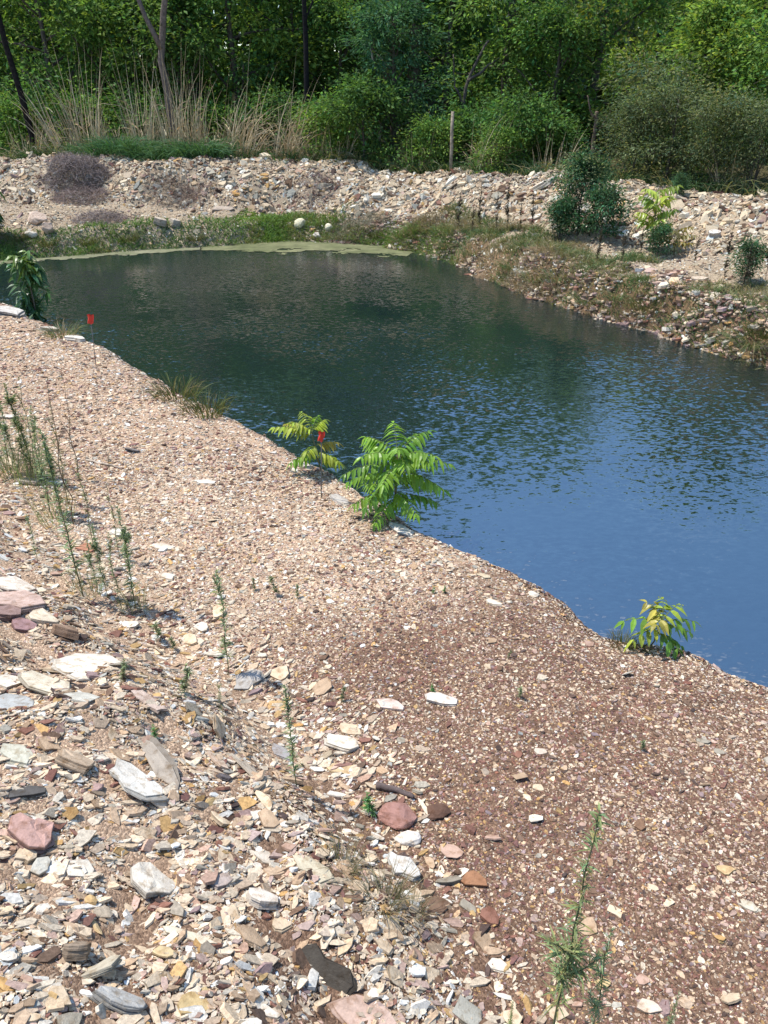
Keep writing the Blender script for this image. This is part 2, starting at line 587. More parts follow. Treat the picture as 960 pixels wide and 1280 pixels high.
def near_gravel():
    buf = Buf()
    # zones by distance from the path: (ymin, ymax, density, median size)
    for (y0, y1, x0, x1, den, med) in ((0.3, 2.6, -2.2, 2.2, 13000, 0.0122), (2.6, 4.2, -3.2, 3.4, 9800, 0.0138), (4.2, 6.5, -4.4, 4.0, 5200, 0.0175),
                                       (6.5, 10, -6.4, 3.0, 1900, 0.0225), (10, 16, -10, 0, 700, 0.033)):
        p = scatter(x0, x1, y0, y1, den)
        dn, df, ins, db, ds = fields(p[:, 0], p[:, 1])
        k = (p[:, 2] > 0.0) & (dn < df) & ((~ins) | (dn < 0.3))
        p = p[k]; dn = dn[k]; ds = ds[k]; ins = ins[k]
        br = brownness(p[:, 0], p[:, 1])[:, None]
        sl = sstep(-0.25, 0.35, ds + fbm(p[:, 0] * 2, p[:, 1] * 2, 81) * 0.5)[:, None]
        lip = (1 - sstep(0.0, 0.35, dn))[:, None]
        W = W_PALE * (1 - br) + W_BROWN * br
        W = W * (1 - sl) + W_SLOPE * sl
        W = W * (1 - 0.6 * lip) + W_PALE * 0.6 * lip
        pt = fbm(p[:, 0] * 1.7, p[:, 1] * 1.7, 91)[:, None]
        W = W * np.where(PAL.mean(1)[None] > 0.3, np.exp(1.2 * pt), np.exp(-1.2 * pt))
        col = pick_cols(W, len(p))
        size = med * np.exp(rng.normal(0, 0.45, len(p))) * (1 - 0.05 * sl[:, 0]) * (1.12 - 0.22 * br[:, 0] * (1 - sl[:, 0]))
        big = rng.random(len(p)) < (0.004 + 0.018 * sl[:, 0])
        size = np.where(big, size * rng.uniform(1.6, 3.2, len(p)), size)
        size = np.clip(size, 0.007, 0.085)
        shards(buf, p, normal_at(p[:, 0], p[:, 1]), size, col, (0.06, 0.20), 0.21, 0.14, asp=(0.32, 0.9))
    # flat, longish flakes shingled down the slope
    p = scatter(-4.5, 1.0, 0.2, 7.0, 3400)
    dn, df, ins, db, ds = fields(p[:, 0], p[:, 1])
    k = rng.random(len(p)) < sstep(-0.35, 0.3, ds + fbm(p[:, 0] * 1.6, p[:, 1] * 1.6, 201) * 0.6) * 0.9
    p = p[k]
    k = rng.random(len(p)) < np.clip(2.6 / np.hypot(p[:, 0], p[:, 1]), 0.3, 1.0)
    p = p[k]
    n_ = normal_at(p[:, 0], p[:, 1], 0.10)
    down = np.broadcast_to(np.array([0.77, 0.45, -0.5]), p.shape)
    pt = fbm(p[:, 0] * 2.2, p[:, 1] * 2.2, 211)[:, None]
    W = W_SLOPE * np.where(PAL.mean(1)[None] > 0.3, np.exp(1.1 * pt), np.exp(-1.1 * pt))
    size = np.clip(0.027 * np.exp(rng.normal(0, 0.45, len(p))), 0.012, 0.085)
    bigf = rng.random(len(p)) < 0.07
    size = np.where(bigf, rng.uniform(0.05, 0.105, len(p)), size)
    shards(buf, p + n_ * (size * 0.05)[:, None], n_, size, pick_cols(W, len(p)), (0.05, 0.14), 0.24, 0.3, 6, (0.22, 0.65), down)
    return buf


tag(obj('gravel', near_gravel().mesh('gravel', M_GRAVEL)), 'mixed cream and red-brown shale gravel covering the shelf and slope', 'gravel', kind='stuff')


def far_rubble():
    buf = Buf()
    p = scatter(-16, 11, 7, 27, 520)
    dn, df, ins, db, ds = fields(p[:, 0], p[:, 1])
    k = (p[:, 2] > -0.02) & (df < dn) & (db < 3.0) & ((~ins) | (df < 0.3))
    p = p[k]; db = db[k]; df = df[k]
    q = proj(p)
    face = sstep(-0.2, 0.25, db)
    grassy = sstep(-0.05, 0.25, fbm(p[:, 0] * 0.6, p[:, 1] * 0.6, 101))
    keepp = 0.75 + 0.25 * face
    k = rng.random(len(p)) < keepp
    p = p[k]; face = face[k]
    W = np.broadcast_to(W_BERM, (len(p), 11)) * np.exp(0.9 * fbm(p[:, 0] * 0.9, p[:, 1] * 0.9, 111)[:, None] * np.where(PAL.mean(1)[None] > 0.3, 1, -1) * 1.5)
    col = pick_cols(W, len(p))
    size = 0.068 * np.exp(rng.normal(0, 0.55, len(p)))
    size = np.clip(size * (0.55 + 0.5 * face), 0.03, 0.34)
    shards(buf, p, normal_at(p[:, 0], p[:, 1], 0.15), size, col * np.array([0.89, 0.90, 0.87]), (0.08, 0.27), 0.34, 0.3, asp=(0.35, 0.9))
    # thin shale layers sticking out of the steep right bank
    p = scatter(-3, 9, 7, 20, 900)
    dn, df, ins, db, ds = fields(p[:, 0], p[:, 1])
    k = (df < dn) & (df < 0.75 + 0.3 * rng.random(len(p))) & (p[:, 0] > -2) & ((~ins) | (df < 0.12)) & (vnoise(p[:, 0] * 1.3, p[:, 1] * 1.3, 221) > -0.25)
    p = p[k]; p[:, 2] += 0.01
    W = np.broadcast_to(np.array([3, 12, 20, 8, 6, 4, 8, 3, 9, 26, 9.]), (len(p), 11))
    up_ = unit(normal_at(p[:, 0], p[:, 1], 0.15) * 0.35 + np.array([0, 0, 1.0]))
    shards(buf, p, up_, np.clip(0.075 * np.exp(rng.normal(0, 0.45, len(p))), 0.03, 0.24), pick_cols(W, len(p)), (0.10, 0.26), 0.14, 0.4, asp=(0.4, 0.9))
    return buf


tag(obj('rubble', far_rubble().mesh('rubble', M_GRAVEL)), 'broken cream shale rubble covering the far bank and its low bench', 'rubble', kind='stuff')


# ------------------------------------------------------------------ single slabs and stones
def slab_mesh(name, L, W, T, col, layers=3, k=10, rough=1.0, seed=0, rounded=False):
    """flaky slab: stacked irregular polygons, long axis X, lying in XY, base at z=0"""
    r = np.random.default_rng(seed)
    bf = Buf()
    ang = np.linspace(0, 2 * np.pi, k, endpoint=False) + r.uniform(-0.26, 0.26, k)
    if rounded:
        rad = r.uniform(0.9, 1.05, k)
    else:
        rad = r.uniform(0.72, 1.12, k)
        m = r.integers(0, k); rad[m] *= 0.82; rad[(m + k // 2) % k] *= 1.1
    # straighten towards a quadrilateral-like slab
    sq = 1.0 / np.maximum(np.abs(np.cos(ang)), np.abs(np.sin(ang)))
    rad = rad * (0.35 + 0.65 * sq ** (0.15 if rounded else 0.7))
    base = np.stack([np.cos(ang) * rad * L / 2, np.sin(ang) * rad * W / 2], 1)
    skew = r.uniform(-0.25, 0.25)
    base[:, 0] += base[:, 1] * skew
    rings = []; zs = []
    z = 0.0
    for q in range(layers):
        t = T * r.uniform(0.7, 1.3) / layers
        off = r.normal(0, 0.02 * rough, 2) * L
        s = r.uniform(0.90, 1.06, (k, 1)) if not rounded else (0.75 + 0.5 * math.sin(math.pi * (q + 0.5) / layers)) * np.ones((k, 1))
        o = base * s + off
        rings.append((o * (1 + r.uniform(-0.015, 0.02, (k, 1))), z + r.normal(0, 0.04, k) * t))
        rings.append((o, z + t * 0.85 + r.normal(0, 0.05, k) * t))
        z += t
    v = []; f = []
    for o, zz in rings:
        v.append(np.concatenate([o, zz[:, None]], 1))
    n = len(rings)
    # top: an outer bevel ring, an inner ring with relief, a centre
    o, zz = rings[-1]
    v.append(np.concatenate([o * 0.95, (zz + T * 0.06)[:, None]], 1))
    v.append(np.concatenate([o * r.uniform(0.45, 0.65, (k, 1)), (z + T * 0.05 + r.normal(0, 0.05 * rough, k) * T)[:, None]], 1))
    v.append(np.array([[0, 0, z + T * 0.05 + r.normal(0, 0.05) * T]]))
    V = np.concatenate(v)
    j = np.arange(k); j2 = (j + 1) % k
    for q in range(n + 1):
        f.append(np.stack([q * k + j, q * k + j2, (q + 1) * k + j2, (q + 1) * k + j], 1))
    tri = np.stack([(n + 1) * k + j, (n + 1) * k + j2, np.full(k, (n + 2) * k)], 1)
    V = V + np.stack([vnoise(V[:, 0] * 40 + seed, V[:, 1] * 40, 5), vnoise(V[:, 1] * 40, V[:, 2] * 40 + seed, 6), np.zeros(len(V))], 1) * 0.06 * min(L, W)
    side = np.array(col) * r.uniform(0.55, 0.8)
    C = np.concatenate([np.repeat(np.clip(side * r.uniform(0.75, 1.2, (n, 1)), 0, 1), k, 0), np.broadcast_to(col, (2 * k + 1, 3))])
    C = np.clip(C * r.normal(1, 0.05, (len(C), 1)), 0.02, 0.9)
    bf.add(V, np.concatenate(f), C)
    bf.more(tri)
    return bf.mesh(name, M_SLAB, False)


def rock_mesh(name, L, W, T, col, seed):
    import bmesh
    bm = bmesh.new(); bmesh.ops.create_icosphere(bm, subdivisions=4, radius=1.0)
    v = np.array([x.co[:] for x in bm.verts]); f = np.array([[q.index for q in t.verts] for t in bm.faces]); bm.free()
    r = np.random.default_rng(seed)
    for q in range(11):                      # broken facets
        d = unit(r.normal(0, 1, 3)); h = r.uniform(0.62, 0.92)
        over = np.clip(v @ d - h, 0, None)
        v = v - over[:, None] * d * 0.9
    nz = fbm(v[:, 0] * 2 + seed, v[:, 1] * 2 + v[:, 2] * 1.7, seed % 97, 4)
    v = v * (1 + 0.13 * nz[:, None])
    v = v * np.array([L / 2, W / 2, T / 2 * 1.15]) + np.array([0, 0, T * 0.42])
    bf = Buf(); bf.add(v, f, np.clip(np.array(col) * (1 + 0.25 * nz[:, None]), 0.02, 0.9))
    return bf.mesh(name, M_SLAB, False)


BOXES = []          # photo-pixel footprints of the placed stones, used to keep the small ones off them


def place_slab(name, label, cat, a, b_, wr, T, col, tilt=0.0, pitch=0.0, layers=3, k=10, rounded=False, lift=0.0, group=None, seed=None):
    """long axis from photo pixel a to b_ on the ground; wr = width / length; tilt about the long axis (deg)"""
    A = G(*a); B = G(*b_)
    d = B - A
    L = float(np.hypot(d[0], d[1])); yaw = math.atan2(d[1], d[0])
    c = (A + B) / 2
    c[2] = gz(c[0], c[1])
    n = normal_at(np.array([c[0]]), np.array([c[1]]), 0.12)[0]
    seed = seed if seed is not None else int(abs(a[0] * 31 + a[1] * 17 + b_[0] * 7)) % 100000
    L = max(L, 0.02) * 1.06; wr = min(wr * 1.2, 0.95)
    T = T if rounded else T * 0.74
    me = rock_mesh(name, L, L * wr, T, col, seed) if rounded else slab_mesh(name, L, L * wr, T, col, layers, k, 1.0, seed)
    o = obj(name, me)
    X = Vector((math.cos(yaw), math.sin(yaw), 0)); Nn = Vector(n)
    X = (X - Nn * X.dot(Nn)).normalized()
    Yv = Nn.cross(X)
    from mathutils import Matrix
    rot = Matrix((X, Yv, Nn)).transposed() @ Matrix.Rotation(R(tilt), 3, 'X') @ Matrix.Rotation(R(pitch), 3, 'Y')
    o.rotation_euler = rot.to_euler()
    o.location = Vector(c) + Nn * (-0.18 * T + lift + 0.5 * L * wr * abs(math.sin(R(tilt))) * 0.6)
    tag(o, label, cat, group)
    BOXES.append(((a[0] + b_[0]) / 2, (a[1] + b_[1]) / 2, math.hypot(a[0] - b_[0], a[1] - b_[1]) * 0.5))
    return o



HAND = [
    # a, b, width ratio, thickness, colour, tilt, pitch, layers, k, label, landmark name
    ((134, 962), (202, 1004), .50, .022, (0.64, 0.62, 0.56), -8, 4, 3, 12, 'large pale grey slab with dark speckles lying on the steep gravel slope', 'the large speckled slab'),
    ((160, 1094), (216, 1120), .62, .045, WHITE, -14, 8, 4, 9, 'brightest white slab with a thick dark front edge', 'the bright white slab'),
    ((152, 1076), (188, 1090), .60, .018, WHITE, 0, 3, 2, 8, 'white flake tucked behind the brightest white slab', None),
    ((72, 1085), (121, 1090), .52, .016, WHITE, 0, 0, 2, 7, 'flat white five-sided slab beside a twig on the gravel', 'the flat white slab'),
    ((8, 1040), (70, 1052), .62, .075, (0.52, 0.33, 0.28), 0, 6, 4, 11, 'large pink rock with a rough top at the left edge', 'the large pink rock'),
    ((20, 1066), (44, 1078), .85, .030, CREAM, 0, 0, 3, 8, 'cream block leaning against the front of the large pink rock', None),
    ((40, 1078), (62, 1092), .75, .022, PALEG, 10, 0, 2, 7, 'grey-green flake in front of the large pink rock', None),
    ((4, 935), (40, 955), .62, .020, (0.55, 0.54, 0.44), -6, 0, 2, 8, 'pale greenish slab with clean straight edges near the left edge', 'the greenish slab'),
    ((66, 950), (112, 968), .48, .045, (0.46, 0.36, 0.26), -18, 0, 4, 9, 'thick brown-sided block tipped on the slope between two pale slabs', 'the brown-sided block'),
    ((0, 994), (60, 988), .40, .018, SLATE, -12, 0, 2, 10, 'long dark slate plate at the left edge', 'the dark slate plate'),
    ((165, 866), (205, 898), .38, .014, (0.55, 0.44, 0.37), -4, 0, 2, 9, 'long pinkish cream plate pointing downhill on the slope', 'the long pinkish plate'),
    ((70, 824), (104, 846), .42, .024, CREAM, -8, 0, 3, 9, 'cream slab with a shadowed lower edge below the brown block', None),
    ((106, 834), (130, 854), .6, .018, WHITE, -5, 10, 2, 8, 'chalky white splintered flake on the upper slope', 'the chalky splintered flake'),
    ((38, 850), (78, 866), .5, .022, (0.62, 0.56, 0.44), -6, 5, 3, 9, 'pale cream slab with broken corners left of the layered grey one', None),
    ((80, 866), (120, 880), .55, .028, PALEG, 5, 0, 4, 9, 'layered pale grey slab split along its grain', 'the layered grey slab'),
    ((172, 908), (222, 990), .16, .030, (0.34, 0.30, 0.25), 25, 0, 3, 9, 'long grey-brown stone rib running downhill above the large speckled slab', 'the long stone rib'),
    ((0, 722), (38, 744), .62, .045, (0.66, 0.60, 0.52), 0, 0, 3, 8, 'bright pale slab on top of the rock stack at the left edge', None),
    ((0, 748), (34, 768), .75, .085, (0.48, 0.36, 0.31), 0, 0, 4, 8, 'pinkish grey block under the pale slab of the rock stack', 'the left rock stack'),
    ((0, 764), (15, 782), .8, .060, MAUVE, 0, 0, 3, 8, 'mauve block at the foot of the left rock stack', None),
    ((15, 780), (42, 788), .55, .050, (0.30, 0.19, 0.19), 0, 0, 3, 8, 'flat mauve stone between the rock stack and a cream block', None),
    ((40, 770), (68, 784), .62, .050, (0.6, 0.52, 0.40), 0, 0, 3, 8, 'cream block with a dark underside right of the rock stack', None),
    ((60, 790), (100, 800), .48, .065, (0.30, 0.21, 0.15), -22, 0, 3, 8, 'thick brown block with a dark face below the cream block', 'the dark brown block'),
    ((0, 846), (24, 860), .6, .020, WHITE, 0, 0, 2, 8, 'white slab half out of the picture above a blue-grey one', None),
    ((0, 872), (18, 893), .8, .030, (0.36, 0.37, 0.36), 0, 0, 3, 8, 'blue-grey slab at the left edge of the slope', None),
    ((372, 1182), (444, 1247), .36, .016, (0.085, 0.075, 0.062), 42, 0, 3, 11, 'dark slate slab tilted up on its edge', 'the tilted dark slate'),
    ((562, 1254), (604, 1279), .6, .020, (0.36, 0.35, 0.30), 0, 0, 2, 8, 'grey-green slab at the bottom edge of the picture', 'the bottom grey slab'),
    ((412, 1258), (488, 1280), .42, .026, (0.52, 0.38, 0.31), 0, 0, 3, 10, 'broad pinkish slab below the tilted dark slate', None),
    ((372, 1074), (412, 1106), .45, .016, (0.56, 0.50, 0.37), -6, 0, 2, 9, 'tapered pale yellow slab left of the dry grass tuft', 'the tapered yellow slab'),
    ((304, 1120), (346, 1138), .52, .045, (0.64, 0.58, 0.50), -16, 0, 3, 9, 'white-topped block with a brown front face', 'the white-topped block'),
    ((312, 1058), (344, 1078), .6, .016, (0.55, 0.50, 0.42), -8, 0, 2, 9, 'thin pale slab overlapping another on the slope', None),
    ((262, 1108), (286, 1094), .55, .022, (0.42, 0.35, 0.31), 0, 0, 2, 8, 'grey-pink wedge behind the white-topped block', None),
    ((408, 922), (446, 936), .50, .034, WHITE, -6, 0, 3, 9, 'thick white block among flakes where the slope meets the shelf', 'the thick white block'),
    ((420, 910), (454, 914), .42, .016, CREAM, 0, 0, 2, 8, 'flat cream flake just behind the thick white block', None),
    ((404, 958), (448, 964), .30, .016, (0.55, 0.42, 0.25), 0, 0, 2, 9, 'long tan plate in front of the thick white block', 'the long tan plate'),
    ((336, 880), (360, 889), .8, .014, (0.55, 0.38, 0.19), 0, 0, 2, 7, 'squarish ochre plate with a white rim', 'the squarish ochre plate'),
    ((292, 856), (334, 846), .5, .040, (0.40, 0.38, 0.35), 10, 0, 4, 10, 'ribbed grey rock beside tall thin weeds', 'the ribbed grey rock'),
    ((532, 872), (572, 880), .46, .018, (0.66, 0.60, 0.53), -6, 4, 2, 8, 'white slab with a raised corner alone on the level gravel', 'the lone white slab'),
    ((472, 880), (506, 884), .42, .020, (0.6, 0.48, 0.42), 0, 0, 2, 9, 'pinkish white oval slab left of the lone white one', None),
    ((474, 1022), (520, 1022), .68, .075, (0.33, 0.185, 0.155), 0, 0, 5, 12, 'rounded dusky pink boulder below a dark stick', 'the rounded pink boulder'),
    ((530, 1018), (562, 1014), .6, .035, (0.12, 0.07, 0.05), 0, 0, 4, 12, 'dark brown crumbly clod right of the rounded pink boulder', 'the dark clod'),
    ((494, 1050), (526, 1048), .6, .045, (0.68, 0.64, 0.58), 0, 0, 4, 9, 'white broken rock below the rounded pink boulder', None),
    ((490, 1072), (514, 1106), .5, .040, (0.60, 0.59, 0.55), 10, 0, 4, 9, 'tall white and grey rock behind the dry grass tuft', None),
    ((578, 1102), (608, 1100), .6, .038, (0.30, 0.155, 0.085), 8, 0, 2, 8, 'orange-brown wedge stone on the level gravel', 'the orange-brown wedge'),
    ((546, 1106), (580, 1100), .34, .022, (0.27, 0.24, 0.19), -20, 0, 3, 9, 'flat grey-green stone touching the orange-brown wedge', None),
    ((216, 1262), (272, 1248), .5, .018, (0.55, 0.42, 0.22), 0, 4, 2, 8, 'broad yellow-tan slab near the bottom left', 'the yellow-tan slab'),
    ((106, 1250), (182, 1268), .34, .050, (0.44, 0.44, 0.42), -10, 0, 7, 12, 'layered blue-grey rock of many thin strata', 'the layered blue-grey rock'),
    ((112, 1236), (146, 1208), .75, .028, (0.46, 0.42, 0.33), -36, 0, 3, 8, 'grey slab with yellow lichen standing behind the layered blue-grey rock', None),
    ((78, 1204), (112, 1198), .7, .055, (0.30, 0.24, 0.18), -30, 0, 5, 9, 'grooved brown rock standing left of the lichen slab', 'the grooved brown rock'),
    ((0, 1192), (20, 1206), .7, .022, WHITE, 0, 0, 2, 8, 'white stone at the left edge above a pale rubble patch', None),
    ((104, 1126), (122, 1132), .7, .026, (0.48, 0.33, 0.16), 0, 0, 3, 10, 'small round ochre pebble in front of the flat white slab', None),
    ((210, 1165), (270, 1184), .16, .012, (0.60, 0.54, 0.42), 0, 0, 2, 10, 'long cream splinter lying like a blade on the slope', 'the long cream splinter'),
    ((106, 1144), (130, 1172), .26, .012, (0.55, 0.42, 0.24), 0, 0, 2, 9, 'narrow tan splinter pointing downhill near the ochre pebble', None),
    ((194, 1190), (216, 1196), .7, .018, (0.58, 0.46, 0.27), 0, 0, 2, 8, 'yellow chip left of the long pale plate', None),
    ((220, 1220), (262, 1228), .3, .014, (0.58, 0.47, 0.34), 0, 0, 2, 9, 'long pale plate above the yellow-tan slab', None),
    ((270, 970), (290, 978), .75, .018, (0.15, 0.135, 0.14), -20, 0, 3, 7, 'small dark grey square stone lying on pale gravel', 'the dark square stone'),
    ((256, 938), (284, 964), .34, .014, (0.56, 0.44, 0.34), -8, 0, 2, 9, 'pale tan blade above the dark square stone', None),
    ((292, 945), (322, 972), .36, .014, (0.52, 0.45, 0.36), -10, 0, 2, 9, 'grey-cream blade right of the pale tan blade', None),
    ((336, 934), (366, 950), .45, .020, (0.36, 0.34, 0.33), 8, 0, 3, 9, 'wrinkled grey stone uphill of a leafy weed', None),
    ((244, 602), (272, 604), .34, .014, (0.66, 0.61, 0.53), 0, 0, 2, 9, 'white flake alone on the pink gravel strip', 'the white flake of the strip'),
    ((158, 562), (172, 566), .5, .020, (0.2, 0.18, 0.17), -20, 0, 2, 8, 'small dark-edged stone on the gravel strip above it', None),
    ((2, 522), (24, 522), .45, .045, (0.6, 0.56, 0.48), 0, 0, 2, 8, 'pale slab with a deep shadow behind the weeds at the left edge', 'the shadowed pale slab'),
    ((0, 572), (26, 584), .28, .022, (0.62, 0.5, 0.36), 0, 0, 2, 8, 'long cream slab lying under the left weeds', None),
    ((24, 602), (54, 604), .5, .040, (0.46, 0.40, 0.35), -8, 0, 3, 9, 'flat grey-cream slab at the foot of the green weeds', None),
    ((60, 606), (80, 604), .6, .026, WHITE, 0, 0, 2, 8, 'white stone touching the weeds above the slope', None),
    ((140, 664), (160, 670), .55, .026, (0.68, 0.64, 0.56), 0, 0, 3, 8, 'white chunk in the row of weeds', 'the white chunk in the weeds'),
    ((98, 684), (120, 688), .6, .026, (0.40, 0.20, 0.13), 0, 0, 3, 9, 'reddish stone between two thin weeds', None),
    ((190, 682), (216, 686), .4, .020, (0.6, 0.52, 0.43), 0, 0, 2, 9, 'pale flake right of the weed row', None),
    ((200, 720), (220, 724), .5, .022, (0.62, 0.55, 0.46), 0, 0, 3, 9, 'cream stone with a dark rim below the pale flake', None),
    ((0, 388), (28, 398), .55, .10, (0.52, 0.50, 0.46), 0, 0, 3, 9, 'grey slab by the water below the drooping sapling', None),
    ((82, 424), (106, 427), .5, .10, (0.68, 0.64, 0.56), 0, 0, 3, 8, 'white slab on the water edge near the far marker', 'the white slab at the water'),
    ((54, 412), (74, 415), .45, .08, (0.56, 0.52, 0.45), 0, 0, 3, 8, 'pale slab on the water edge left of the white one', None),
    ((666, 940), (686, 941), .5, .012, (0.6, 0.52, 0.43), 0, 0, 2, 8, 'pale chip alone on the brown gravel in the middle', 'the middle pale chip'),
    ((926, 1130), (952, 1138), .42, .014, (0.60, 0.56, 0.45), 0, 0, 2, 9, 'cream plate at the right edge of the brown gravel', 'the right cream plate'),
    ((896, 1090), (918, 1088), .5, .013, (0.55, 0.40, 0.22), 0, 0, 2, 9, 'tan chip uphill of the right cream plate', None),
    ((606, 1204), (640, 1212), .42, .016, (0.66, 0.61, 0.52), 0, 0, 2, 8, 'white plate left of the front weed', 'the white plate near the front weed'),
    ((798, 1258), (826, 1262), .55, .018, (0.62, 0.52, 0.42), 0, 0, 2, 9, 'pinkish cream plate at the bottom right', 'the bottom right plate'),
    ((846, 1252), (866, 1256), .6, .018, (0.55, 0.42, 0.3), 0, 0, 2, 9, 'tan rounded chip right of the pinkish cream plate', None),
    ((744, 1228), (764, 1232), .5, .014, (0.56, 0.42, 0.22), 0, 0, 2, 8, 'yellow chip behind the second front weed', None),
    ((660, 742), (674, 745), .6, .026, (0.66, 0.60, 0.5), 0, 0, 3, 9, 'rounded white stone on the lip above the water', 'the white lip stone'),
    ((608, 752), (628, 756), .5, .020, (0.64, 0.57, 0.46), 0, 0, 2, 8, 'cream stone set back from the lip above the water', None),
    ((596, 718), (612, 724), .45, .020, (0.58, 0.50, 0.36), 0, 0, 2, 8, 'yellowish slab on the lip near small grass', None),
    ((486, 656), (516, 670), .4, .030, (0.66, 0.62, 0.55), 0, 0, 3, 9, 'white slab on the lip beneath the big bright sapling', None),
    ((372, 580), (390, 586), .5, .035, (0.6, 0.55, 0.47), 0, 0, 3, 9, 'white slab on the lip beneath the yellow-green sapling', None),
    ((416, 618), (434, 632), .4, .022, (0.42, 0.39, 0.35), 0, 0, 3, 9, 'grey slab on the lip between two saplings', None),
    # far bank
    ((369, 283), (383, 283), .8, .22, (0.66, 0.62, 0.44), 0, 0, 3, 10, 'cream boulder on the far bank above the algae', 'the cream far boulder'),
    ((406, 286), (416, 286), .8, .18, (0.66, 0.62, 0.46), 0, 0, 3, 10, 'smaller cream boulder right of the larger one on the far bank', None),
    ((390, 297), (402, 297), .7, .14, (0.56, 0.53, 0.47), 0, 0, 3, 10, 'low pale stone at the water below the two cream boulders', None),
    ((266, 263), (294, 263), .5, .14, (0.40, 0.34, 0.28), 0, 0, 2, 8, 'flat dark-edged slab on the grassy bench of the far bank', None),
    ((192, 281), (208, 285), .7, .22, (0.52, 0.45, 0.36), -20, 0, 2, 7, 'pale tilted slab on the far bank, left of a pair', None),
    ((211, 280), (224, 284), .7, .22, (0.50, 0.44, 0.36), -20, 0, 2, 7, 'pale tilted slab on the far bank, right of a pair', None),
    ((40, 278), (58, 280), .7, .30, (0.54, 0.43, 0.35), 0, 0, 3, 9, 'pinkish boulder on the far left bank', None),
    ((54, 291), (70, 291), .6, .30, (0.50, 0.39, 0.31), 0, 0, 3, 9, 'tan boulder below the pinkish one on the far left bank', None),
    ((32, 295), (48, 296), .5, .18, (0.56, 0.52, 0.44), 0, 0, 3, 9, 'pale flat boulder in the grass of the far left bank', None),
    ((668, 233), (688, 233), .6, .16, (0.66, 0.61, 0.52), 0, 0, 2, 8, 'pale slab on the crest of the rubble berm', 'the pale crest slab'),
    ((660, 276), (680, 270), .35, .12, (0.62, 0.57, 0.48), 0, 0, 2, 9, 'long pale slab on the berm face among dark stalks', None),
    ((884, 296), (900, 298), .6, .16, (0.68, 0.64, 0.58), 0, 0, 2, 8, 'bright pale slab on the right end of the berm', 'the bright berm slab'),
    ((930, 371), (960, 371), .6, .10, (0.56, 0.50, 0.42), 0, 0, 2, 9, 'pale flat slab on the bench at the right edge', None),
    ((864, 350), (886, 352), .4, .10, (0.50, 0.42, 0.33), 0, 0, 2, 9, 'flat pale slab on the right bench below the berm', None),
]
LAND = []
for (a, b_, wr, T, col, tilt, pit, ly, k, lab, lm) in HAND:
    round_ = ('rounded' in lab or 'boulder' in lab or 'clod' in lab or 'pebble' in lab or 'broken rock' in lab)
    cat = 'boulder' if 'boulder' in lab else ('flat stone' if ('slab' in lab or 'plate' in lab or 'flake' in lab) else 'stone')
    nm = {'boulder': 'boulder', 'flat stone': 'flat_stone', 'stone': 'loose_stone'}[cat]
    place_slab(nm, lab, cat, a, b_, wr, T, col, tilt, pit, ly, k, round_, group='loose stones on the banks')
    if lm: LAND.append(((a[0] + b_[0]) / 2, (a[1] + b_[1]) / 2, lm))

# smaller loose stones, each named by the marked stone next to it
CN = [('white', WHITE), ('cream', CREAM), ('tan', TAN), ('pink', PINK), ('rusty red', RED), ('grey', GREY), ('ochre', OCHRE), ('dark brown', DARK), ('brown', BROWN), ('mauve', MAUVE)]


def auto_label(px, py, cname, shape, size):
    ds_ = sorted((math.hypot(px - x, py - y), x, y, n) for x, y, n in LAND)
    for d, x, y, n in ds_[:4]:
        dx, dy = px - x, py - y
        if abs(dx) > abs(dy) * 1.3: w_ = 'right of' if dx > 0 else 'left of'
        elif abs(dy) > abs(dx) * 1.3: w_ = 'below' if dy > 0 else 'above'
        else: w_ = ('below' if dy > 0 else 'above') + (' and right of' if dx > 0 else ' and left of')
        l = f'{size} {cname} {shape} {"just " if d < 55 else ""}{w_} {n}'
        if l not in USED: return l
    for i in range(3):
        for j in range(i + 1, 4):
            l = f'{size} {cname} {shape} between {ds_[i][3]} and {ds_[j][3]}'
            if l not in USED: return l
    return None


zone_poly = np.array([(0, 590), (110, 650), (210, 690), (330, 800), (470, 850), (560, 1000), (640, 1130), (640, 1280), (0, 1280)], float)
made = 0
for it in range(1400):
    if made >= 195: break
    if rng.random() < 0.80:
        px, py = rng.uniform(2, 640), rng.uniform(600, 1278)
        if not inside(np.array([px]), np.array([py]), zone_poly)[0]: continue
        sl = 1.0
    else:
        px, py = rng.uniform(200, 955), rng.uniform(560, 1270)
        if inside(np.array([px]), np.array([py]), zone_poly)[0]: continue
        sl = 0.6
    if any(math.hypot(px - x, py - y) < r_ + 13 for x, y, r_ in BOXES): continue
    g_ = G(px, py)
    if g_[2] < 0.25: continue
    ln = (0.035 + 0.085 * rng.random() ** 1.8) * sl + 0.01
    ppm = F / proj(g_)[0, 2]
    ang = rng.normal(0.5, 0.5) if sl == 1 else rng.uniform(-0.5, 0.5)
    hx, hy = 0.5 * ln * ppm * math.cos(ang), 0.5 * ln * ppm * math.sin(ang) * 0.75
    wr = rng.uniform(0.22, 0.8)
    cw = [14, 36, 24, 10, 2, 8, 4, 1, 3, 2]
    cname, c = CN[rng.choice(10, p=np.array(cw) / sum(cw))]
    shape = 'splinter' if wr < 0.36 else ('flake' if wr < 0.62 else 'chip')
    T = ln * rng.uniform(0.07, 0.22)
    if T > 0.19 * ln: shape = 'chunk'
    lab = auto_label(px, py, cname, shape, 'small' if ln < 0.06 else 'hand-sized')
    if lab is None: continue
    place_slab('stone_chip', lab, 'stone', (px - hx, py - hy), (px + hx, py + hy), wr, T, np.array(c) * rng.uniform(0.85, 1.15), rng.normal(0, 14), rng.normal(0, 8), 2, 8, group='loose stones on the banks')
    made += 1


